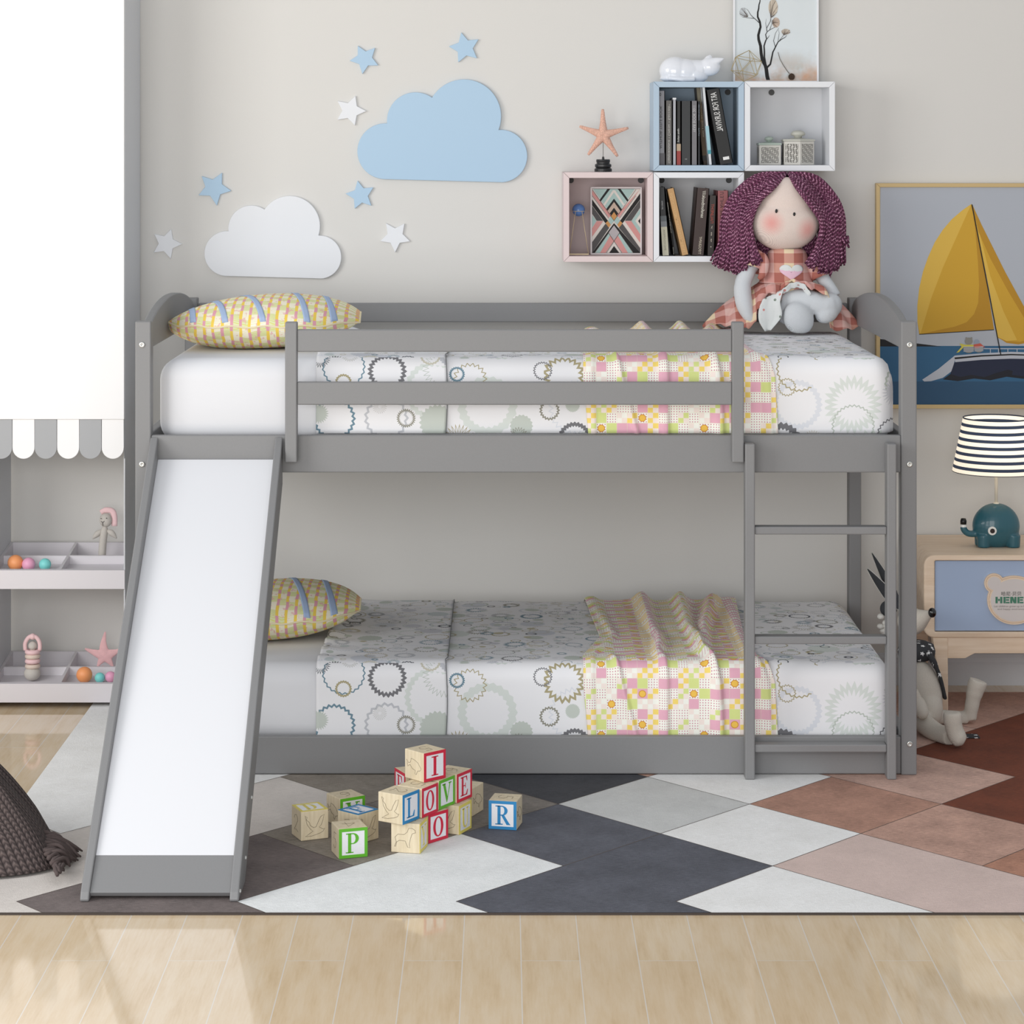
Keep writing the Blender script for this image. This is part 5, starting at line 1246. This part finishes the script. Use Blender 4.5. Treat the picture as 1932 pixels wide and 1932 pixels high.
for u, v in ((777, 527), (958, 560)):
    o = obj('eye', MB().ell(qd(u, v, fy_(u, v) - .0005), (13 * U, .003, 20 * U), rot=(0, .1, 0)), M('bead_black', (10, 10, 10), .3), r, smooth=True)
obj('neck', MB().tube([qd(875, 880, .875), qd(880, 980, .88)], 120 * U), FACE, r, smooth=True)
# body: limbs and trunk as one soft figure
b = MB()
b.ell(qd(870, 1350, .89), (230 * U, .045, 300 * U)); 
u2 = ud(.82)
b.tube(crom([qd(560, 1040, .87), qd(500, 1120, .86), qd(440, 1250, .85), qd(440, 1400, .84), qd(475, 1540, .825), qd(530, 1655, .815)], 22), [76 * U] * 5 + [84 * U] * 5 + [90 * U] * 5 + [86 * U, 82 * U, 74 * U, 66 * U, 58 * U, 46 * U, 30 * U], 16)
b.tube(crom([qd(1150, 1060, .89), qd(1230, 1180, .885), qd(1310, 1300, .87), qd(1370, 1400, .86)], 12), [70 * U] * 12, 14)
b.tube(crom([qd(860, 1430, .85), qd(980, 1430, .835), qd(1120, 1440, .825), qd(1250, 1480, .82), qd(1330, 1470, .825)], 16), [116 * U] * 8 + [112 * U] * 4 + [118 * U] * 4, 18)
b.ell(qd(1325, 1480, .825), (122 * U, .030, 125 * U)); b.ell(qd(1290, 1560, .815), (128 * U, .028, 98 * U), rot=(0, -.5, 0))
b.tube(crom([qd(800, 1520, .85), qd(900, 1580, .83), qd(970, 1600, .815)], 8), [105 * U] * 8, 16)
b.ell(qd(1000, 1612, .800), (152 * U, .034, 172 * U), rot=(0, -.55, 0))
for v in b.bm.verts: v.co.z = max(v.co.z, TOPZ + .001)
obj('body', b, GF, r, remesh=.0042, sm=6)
# bodice
lv = [(905, 882, 150), (930, 884, 188), (1000, 888, 210), (1080, 888, 222), (1180, 880, 242), (1300, 868, 300), (1380, 860, 330)]
b = MB(); seg = 48
def bod(v):
    for (a, c1, r1), (c, c2, r2) in zip(lv, lv[1:]):
        if v <= c: t_ = (v - a) / (c - a); return c1 + (c2 - c1) * t_, r1 + (r2 - r1) * t_
    return lv[-1][1:]
def bp3(th, v, o=0):
    cx_, rx = bod(v); c = qd(cx_, v, .885); return Vector((c.x + (rx * U + o) * cos(th), .885 - (.050 + .012 * (v - 905) / 475 + o) * sin(th), c.z))
b.grid(lambda th, v: bp3(th, v), lsp(0, 2 * PI, seg), lsp(905, 1380, 16)); planar_uv(b)
obj('dress_bodice', b, PLAID, r, smooth=True, recalc=False, solid=.0015, soff=0)
# skirt: waist ring to a wavy hem; the front hem is lifted over the legs
hem = [(820, 1420, .812), (720, 1350, .806), (620, 1480, .800), (570, 1600, .797), (540, 1690, .80), (440, 1720, .81), (330, 1700, .83), (200, 1680, .85), (40, 1695, .87), (160, 1640, .915), (330, 1600, .94), (600, 1560, .958), (900, 1560, .962), (1200, 1560, .958), (1380, 1600, .94), (1520, 1640, .91), (1640, 1690, .87), (1530, 1720, .84), (1400, 1730, .82), (1310, 1700, .808), (1330, 1560, .80), (1290, 1390, .795), (1180, 1330, .797), (1080, 1300, .80), (960, 1255, .802), (880, 1270, .805)]
hem = [qd(*h) for h in hem]; hem.append(hem[0].copy()); hc = crom(hem, 160)
def sk(i, t_):
    k = i / 159; th = PI / 2 + .25 + k * 2 * PI; w = bp3(PI - th + PI * 0 if False else th, 1250); h = hc[int(i)].copy()
    h.z += .004 * sin(i * .9); h.y += .004 * sin(i * .8 + 1)
    p = w.lerp(h, t_); bulge = sin(PI * t_) * .018; d = Vector((w.x - qd(868, 0, .885).x, w.y - .885, 0)).normalized(); p += d * bulge * .6 + Vector((0, 0, bulge * .55))
    p += d * .004 * sin(i * .55) * t_
    p.z = max(p.z, TOPZ + .002); p.y = min(p.y, .970); return p
b = MB(); b.grid(sk, range(160), lsp(0, 1, 12)); planar_uv(b)
for f in b.bm.faces:
    for lp in f.loops: c = lp.vert.co; lp[b.uvl].uv = (c.x, c.z + c.y * .8)
obj('dress_skirt', b, [PLAID, FLORAL], r, smooth=True, recalc=False, solid=.002, soff=0)
# floral lining showing at the turned front hem
Aa = crom([qd(640, 1420, .797), qd(600, 1520, .793), qd(600, 1640, .792), qd(660, 1745, .792)], 16); Bb = crom([qd(850, 1320, .800), qd(815, 1450, .786), qd(830, 1590, .782), qd(720, 1735, .785)], 16)
b = MB(); b.grid(lambda i, t_: Aa[int(i)].lerp(Bb[int(i)], t_) + Vector((0, .010 * sin(PI * t_) * (1 if t_ < .5 else .6) - .004 * sin(2 * PI * t_), 0)), range(16), lsp(0, 1, 10)); obj('dress_lining', b, FLORAL, r, smooth=True, recalc=False, solid=.0015)
Aa = crom([qd(830, 1330, .797), qd(930, 1255, .799), qd(1050, 1262, .797), qd(1130, 1365, .795)], 16); Bb = crom([qd(850, 1372, .806), qd(940, 1310, .806), qd(1030, 1312, .806), qd(1100, 1400, .804)], 16)
b = MB(); b.grid(lambda i, t_: Aa[int(i)].lerp(Bb[int(i)], t_) + Vector((0, .002 * sin(i * 1.6), .0015 * sin(i * 1.9))), range(16), lsp(0, 1, 6)); obj('dress_lining', b, FLORAL, r, smooth=True, recalc=False, solid=.0015)
# sleeves
b = MB(); b.tube(crom([qd(640, 985, .872), qd(590, 1020, .866), qd(555, 1080, .86), qd(540, 1120, .856)], 12), [60 * U, 88 * U, 104 * U, 112 * U, 116 * U, 118 * U, 118 * U, 116 * U, 114 * U, 112 * U, 112 * U, 116 * U], 20, caps=False); planar_uv(b); obj('dress_sleeve', b, PLAID, r, smooth=True, recalc=False, solid=.0015)
b = MB(); b.tube(crom([qd(640, 960, .850), qd(655, 1060, .838), qd(640, 1160, .834), qd(600, 1215, .838)], 12), [24 * U, 38 * U, 46 * U, 50 * U, 50 * U, 48 * U, 46 * U, 42 * U, 38 * U, 32 * U, 26 * U, 18 * U], 14); planar_uv(b); obj('sleeve_ruffle', b, PLAID, r, smooth=True)
b = MB(); b.tube(crom([qd(1110, 1000, .885), qd(1170, 1090, .878), qd(1220, 1200, .872)], 10), [70 * U, 90 * U, 100 * U, 104 * U, 104 * U, 102 * U, 98 * U, 96 * U, 92 * U, 90 * U], 18, caps=False); planar_uv(b); obj('dress_sleeve', b, PLAID, r, smooth=True, recalc=False, solid=.0015)
# heart patch
hpts = []
for t_ in lsp(0, 2 * PI, 49)[:-1]:
    x = 16 * sin(t_) ** 3; y = 13 * cos(t_) - 5 * cos(2 * t_) - 2 * cos(3 * t_) - cos(4 * t_); hpts.append((x / 16, y / 17))
def hsurf(x, y, o):
    u, v = 908 + 118 * x, 1130 - 98 * y; cx_, rx = bod(v); c = max(-1, min(1, (u - cx_) / rx)); th = math.acos(c); return bp3(th, v, o)
for nm, sc0, o_, m in (('heart_patch', 1, .0022, M('heart_pink', (234, 196, 214), .85)),):
    b = MB(); b.grid(lambda i, t_: hsurf(hpts[int(i) % 48][0] * t_, (hpts[int(i) % 48][1] + .1) * t_ - .1, o_), range(49), lsp(.02, 1, 8), mif=lambda i, t_: (1 if hpts[int(i) % 48][1] * t_ > .1 else 0)); hpo = obj(nm, b, [m, FLORAL], r, smooth=True, recalc=False, solid=.001)
    hpo['label'] = 'pink and floral heart patch'
# yarn hair
random.seed(21); b = MB()
b.ell(qd(880, 520, .892), (372 * U, .070, 380 * U), seg=30, rings=20)
for f in b.bm.faces:
    for lp in f.loops: c = lp.vert.co; lp[b.uvl].uv = (c.x * 40, c.z * 1.4)
# keep the face free: remove cap faces in front of the head
bmesh.ops.delete(b.bm, geom=[f for f in b.bm.faces if f.calc_center_median().y < .872], context='FACES')
LW = [[(884, 150), (745, 290), (605, 430), (525, 640), (548, 830), (610, 990)], [(875, 135), (560, 178), (300, 400), (215, 640), (200, 830), (150, 1010)]]
RW_ = [[(896, 150), (985, 290), (1110, 460), (1225, 640), (1200, 830), (1090, 1010)], [(905, 135), (1180, 185), (1390, 400), (1465, 600), (1470, 780), (1470, 1000)]]
for W_, sg in ((LW, -1), (RW_, 1)):
    for k in range(230):
        w = random.random() ** .85 if k > 26 else random.random() * .08; lay = random.random(); front = 1 - w
        y0 = .862 + .07 * (1 - lay) * 0 + .03 * w; pts = []
        back = random.random() < .30
        ln = random.uniform(.90, 1.12); jx, jv = random.gauss(0, 9), random.gauss(0, 9)
        for i, (a, c) in enumerate(zip(*W_)):
            u, v = a[0] + (c[0] - a[0]) * w, a[1] + (c[1] - a[1]) * w
            if i == 5:
                bell = 1 - abs(2 * w - .9) * .7; v = pts_v + (v - pts_v) * ln + (150 * max(0, bell)) * random.uniform(.75, 1.15); u += random.gauss(0, 24) + sg * 10
            pts_v = v
            # depth: close over the face front near the parting, rounder at the sides
            hx = (u - 870) / 372; hz = (v - 560) / 400; rad = max(0, 1 - min(1, (hx * hx + min(hz, .25) ** 2 if hz > 0 else hx * hx + hz * hz)))
            yy = .876 - .098 * math.sqrt(rad)
            if i >= 3: yy = .872 - .050 * (1 - w) ** .7 + .02 * w
            if back: yy += .03 + .03 * random.random() * (i > 0)
            yy += random.uniform(-.004, .004)
            pts.append(qd(u + jx * (i > 0), v + jv * (i > 0), min(yy, .962)))
        if w > .8 and sg > 0 and random.random() < .25: pts[5] = qd(random.uniform(1470, 1520), random.uniform(780, 900), .87)
        if sg < 0: pts = [Vector((p.x, min(p.y, .896), p.z)) for p in pts]
        b.tube(crom(pts, 20), [.0029 * random.uniform(.85, 1.15)] * 20, 6, uo=random.random())
for k in range(90):
    left = k % 2; u0 = random.uniform(470, 740) if left else random.uniform(1030, 1290); y_ = random.uniform(.884, .896)
    ve = random.uniform(960, 1130) + (40 if (u0 < 560 or u0 > 1200) else -40); pts = [qd(u0 + random.gauss(0, 6) + (0, 0, (-14 if left else 14), (-30 if left else 30))[i], 560 + (ve - 560) * i / 3, y_) for i in range(4)]
    b.tube(crom(pts, 14), [.0030] * 14, 6, uo=random.random())
obj('yarn_hair', b, YARN, r, smooth=True, recalc=False)

# ------------------------------------------------------------------ alphabet blocks
def arcp(cx_, cy_, rx, ry, a0, a1, n=18): return [(cx_ + rx * cos(a0 + (a1 - a0) * i / n), cy_ + ry * sin(a0 + (a1 - a0) * i / n)) for i in range(n + 1)]
def rbox(x0, y0, x1, y1): return [(x0, y0), (x1, y0), (x1, y1), (x0, y1)]
def band_(o, i): return [[o[k], o[k + 1], i[k + 1], i[k]] for k in range(len(o) - 1)]
def serif(x, y, w=.3, h=.05): return rbox(x - w / 2, y, x + w / 2, y + h)
def glyph(c):
    if c == 'I': return [rbox(.4, 0, .6, 1), serif(.5, 0, .5), serif(.5, .95, .5)]
    if c == 'L': return [rbox(.2, 0, .38, 1), serif(.29, .95, .42), rbox(.08, 0, .8, .05), [(.66, .05), (.8, 0), (.86, .3), (.81, .3)]]
    if c == 'O': return band_(arcp(.5, .5, .42, .52, 0, 2 * PI, 36), arcp(.5, .5, .23, .46, 0, 2 * PI, 36))
    if c == 'V': return [[(.08, 1), (.30, 1), (.58, .22), (.50, 0), (.46, 0)], [(.50, 0), (.56, .12), (.86, 1), (.78, 1)], serif(.18, .95, .36), serif(.82, .95, .30)]
    if c == 'E': return [rbox(.2, 0, .38, 1), rbox(.08, 0, .78, .05), rbox(.08, .95, .76, 1), rbox(.3, .49, .62, .54), rbox(.58, .38, .62, .65), [(.66, .05), (.78, 0), (.86, .28), (.81, .28)], [(.66, .95), (.76, 1), (.8, .74), (.75, .74)]]
    if c == 'U': return [rbox(.16, .3, .34, 1), rbox(.72, .3, .78, 1), serif(.25, .95, .38), serif(.75, .95, .3)] + band_(arcp(.47, .32, .31, .34, PI, 2 * PI), arcp(.53, .32, .19, .26, PI, 2 * PI))
    if c == 'D': return [rbox(.2, 0, .38, 1), rbox(.08, .95, .5, 1), rbox(.08, 0, .5, .05)] + band_(arcp(.48, .5, .38, .5, -PI / 2, PI / 2), arcp(.48, .5, .19, .45, -PI / 2, PI / 2))
    if c == 'P': return [rbox(.2, 0, .38, 1), serif(.29, 0, .44), rbox(.08, .95, .5, 1), rbox(.3, .45, .5, .5)] + band_(arcp(.48, .725, .34, .275, -PI / 2, PI / 2), arcp(.48, .725, .15, .225, -PI / 2, PI / 2))
    if c == 'R': return glyph('P')[:3] + [rbox(.3, .48, .5, .53)] + band_(arcp(.46, .74, .34, .26, -PI / 2, PI / 2), arcp(.46, .74, .15, .21, -PI / 2, PI / 2)) + [[(.42, .5), (.6, .5), (.92, .05), (.98, 0), (.74, 0)]]
    if c == 'Y': return [rbox(.41, 0, .59, .45), serif(.5, 0, .42), [(.08, 1), (.3, 1), (.59, .45), (.41, .42)], [(.55, .5), (.6, .45), (.86, 1), (.78, 1)], serif(.2, .95, .36), serif(.82, .95, .3)]
    if c == 'H': return [rbox(.14, 0, .32, 1), rbox(.68, 0, .86, 1), rbox(.3, .48, .7, .54)] + [serif(x, y, .34) for x in (.23, .77) for y in (0, .95)]
    if c == 'F': return glyph('E')[:1] + [serif(.29, 0, .42), rbox(.08, .95, .8, 1), rbox(.3, .49, .62, .54), rbox(.58, .38, .62, .65), [(.66, .95), (.8, 1), (.84, .7), (.79, .7)]]
    return []
BLW = wood_mat('pale_block_wood', (214, 198, 166), (228, 214, 186), (20, 20, 2), 6, .55); ENG = M('engraved_line', (92, 78, 58), .8)
BC = {'red': M('block_red', (206, 32, 62), .5), 'blue': M('block_blue', (34, 132, 190), .5), 'green': M('block_green', (94, 178, 38), .5), 'yellow': M('block_yellow', (232, 216, 110), .5)}
RIB = M('block_white_ribbed', (234, 234, 238), .55)
DRAW = {'bird': [(.15, .85), (.22, .8), (.2, .7), (.3, .62), (.34, .5), (.46, .42), (.55, .44), (.62, .6), (.72, .78), (.84, .84), (.8, .66), (.74, .5), (.66, .42), (.8, .34), (.86, .36), (.8, .26), (.66, .2), (.4, .14), (.16, .14), (.3, .22), (.44, .3), (.34, .38), (.22, .55), (.15, .85)],
        'dog': [(.12, .2), (.16, .2), (.2, .36), (.3, .42), (.5, .40), (.58, .2), (.66, .18), (.64, .3), (.68, .5), (.74, .66), (.86, .7), (.84, .78), (.74, .84), (.62, .84), (.56, .7), (.46, .62), (.24, .62), (.14, .52), (.18, .36), (.12, .2)],
        'fish': [(.1, .65), (.2, .55), (.3, .58), (.34, .72), (.5, .7), (.7, .62), (.86, .44), (.8, .36), (.68, .34), (.6, .2), (.54, .22), (.56, .34), (.4, .38), (.28, .5), (.16, .42), (.14, .52), (.1, .65)],
        '2': [(.3, .65), (.36, .76), (.5, .8), (.64, .74), (.66, .62), (.5, .45), (.3, .25), (.5, .3), (.7, .24)], '5': [(.68, .76), (.4, .76), (.36, .54), (.54, .56), (.66, .44), (.6, .28), (.44, .24), (.32, .32)],
        '4': [(.6, .22), (.6, .78), (.3, .42), (.74, .42)], '6': [(.62, .76), (.42, .66), (.34, .42), (.44, .26), (.6, .28), (.66, .42), (.54, .52), (.38, .46)], '3': [(.34, .74), (.56, .78), (.64, .64), (.48, .54), (.66, .42), (.58, .26), (.36, .28)]}
A_ = .0675
def fmap(face):
    a = A_ / 2
    if face == 'R': return lambda u, v, o: (-a + u * A_, -a - o, v * A_)
    if face == 'L': return lambda u, v, o: (-a - o, a - u * A_, v * A_)
    return lambda u, v, o: (-a + u * A_, -a + v * A_, A_ + o)
def block(u, v, phi, z, letter, col, lf, tf, rf, label):
    px, py = 520 + u * .2588, 1380 + v * .2588; n_ = G(px, py, z); be = math.degrees(math.atan((px - CX) / F)); ph = math.radians(phi - be); a = A_ / 2
    c = n_ + Vector((cos(ph) - sin(ph), sin(ph) + cos(ph), 0)) * a
    r = thing('alphabet_block', label, 'toy block', (c.x, c.y, z), (0, 0, ph), 'wooden alphabet blocks on the rug')
    obj('wooden_cube', MB().box(-a, a, -a, a, 0, A_), BLW, r, bevel=.0016, local=True)
    for face, what in (('R', rf), ('L', lf), ('T', tf)):
        f = fmap(face)
        if what == 'letter':
            b = MB(); w = .105
            O = [(.0, .0), (1, 0), (1, 1), (0, 1)]; I = [(w, w), (1 - w, w), (1 - w, 1 - w), (w, 1 - w)]
            for i in range(4):
                j = (i + 1) % 4; b.prism([O[i], O[j], I[j], I[i]], lambda x, y: f(x * .99 + .005, y * .99 + .005, .0009), lambda x, y: f(x * .99 + .005, y * .99 + .005, .0001))
            obj('letter_border', b, BC[col], r, local=True)
            b = MB(); n = 15
            for i in range(n):
                y0 = w + (1 - 2 * w) * i / n; y1 = w + (1 - 2 * w) * (i + .72) / n
                b.prism(rbox(w, y0, 1 - w, y1), lambda x, y: f(x, y, .0006), lambda x, y: f(x, y, .0001))
            b.prism(rbox(w, w, 1 - w, 1 - w), lambda x, y: f(x, y, .0003), lambda x, y: f(x, y, .0001)); obj('ribbed_panel', b, RIB, r, local=True)
            b = MB(); 
            def lm(x, y, o): return f(.20 + .60 * x, .17 + .66 * y, o)
            for p in glyph(letter): b.prism(p, lambda x, y: lm(x, y, .0011), lambda x, y: lm(x, y, .0002))
            obj('letter', b, BC[col], r, local=True)
        elif what:
            pts = DRAW[what]; 
            if what in ('bird', 'dog', 'fish'): cl = True; pts = [(x, y) for x, y in pts[:-1]]
            else: cl = False
            if face == 'T': pts = [(1 - x, 1 - y) for x, y in pts]
            b = MB(); b.tube([f(x, y, .0001) for x, y in pts], .00042, 5, closed=cl); obj('engraved_outline', b, ENG, r, local=True)
Z1, Z2 = A_ + .0008 + .0068, 2 * A_ + .0016 + .0068; Z0 = .0066
block(460, 931, 14.5, Z0, 'P', 'green', '5', '4', 'letter', 'block with green letter P, at the front of the left cluster')
block(185, 801, 19, Z0, 'D', 'yellow', '2', 'letter', 'bird', 'block with a yellow letter on top, leftmost of all the blocks')
block(470, 702, 29, Z0, 'Y', 'green', 'fish', '6', 'letter', 'block with a green letter at the back of the left cluster')
block(602, 824, 45, Z0, 'F', 'blue', '3', 'letter', 'bird', 'block with a blue letter on top, right behind the P block')
block(1050, 893, 75, Z0, 'Y', 'yellow', 'dog', '6', 'letter', 'block with an engraved dog and yellow letter, front of the pyramid base')
block(1112, 820, 47, Z0, 'O', 'red', 'bird', '6', 'letter', 'block with red letter O in the bottom row of the pyramid')
block(1335, 756, 64, Z0, 'U', 'yellow', 'bird', '2', 'letter', 'block with yellow letter U in the bottom row of the pyramid')
block(1433, 622, 66, Z0, '', 'red', 'fish', '4', 'fish', 'plain wooden block at the back right of the pyramid base')
block(925, 684, 55.6, Z1, 'L', 'blue', 'bird', '2', 'letter', 'block with blue letter L, second row of the pyramid')
block(1066, 633, 57, Z1, 'O', 'red', 'bird', '5', 'letter', 'block with red letter O between L and V in the second row')
block(1190, 574, 57, Z1, 'V', 'green', 'dog', '3', 'letter', 'block with green letter V in the second row of the pyramid')
block(1320, 524, 58, Z1, 'E', 'red', 'dog', '6', 'letter', 'block with red letter E at the right end of the second row')
block(1080, 374, 41, Z2, 'I', 'red', 'fish', '5', 'letter', 'block with red letter I on top of the pyramid')
block(1757, 721, 78.5, Z0, 'R', 'blue', 'letter', '5', 'fish', 'block with blue letter R standing alone at the right')
block(947, 722, 22, Z0, '', 'red', 'fish', None, 'dog', 'plain wooden block hidden at the back left of the pyramid base')
block(947, 519, 22, Z1, 'F', 'red', 'letter', '3', 'bird', 'block with a red face peeking out left behind the top block')
# ------------------------------------------------------------------ light
w = bpy.data.worlds.new('world'); sc.world = w; w.use_nodes = True
bg = w.node_tree.nodes['Background']; bg.inputs[0].default_value = (.93, .96, 1, 1); bg.inputs[1].default_value = .55
def area(name, loc, tgt, size, e, col=(1, 1, 1)):
    L = bpy.data.lights.new(name, 'AREA'); L.shape = 'RECTANGLE'; L.size, L.size_y = size; L.energy = e; L.color = col
    o = bpy.data.objects.new(name, L); COL.objects.link(o); o.location = loc
    o.rotation_euler = (Vector(tgt) - Vector(loc)).to_track_quat('-Z', 'Y').to_euler(); return o
area('assumed_window_light', (-3.6, -2.6, 2.0), (.1, .7, .8), (2.2, 2.0), 88, (1, .99, .97))  # added area light for daylight assumed from the left front; no window is built
area('front_fill_light', (-.7, -5.2, 1.35), (-.2, .9, .8), (3.4, 2.2), 108, (1, .995, .985))  # added unseen fill from the camera side, also brightens the wall under the bunk
vs_ = sc.view_settings; sc.display_settings.display_device = 'sRGB'; vs_.view_transform = 'Standard'; vs_.look = 'None'; vs_.gamma = 1; vs_.exposure = 0
try: vs_.use_curve_mapping = False
except Exception: pass
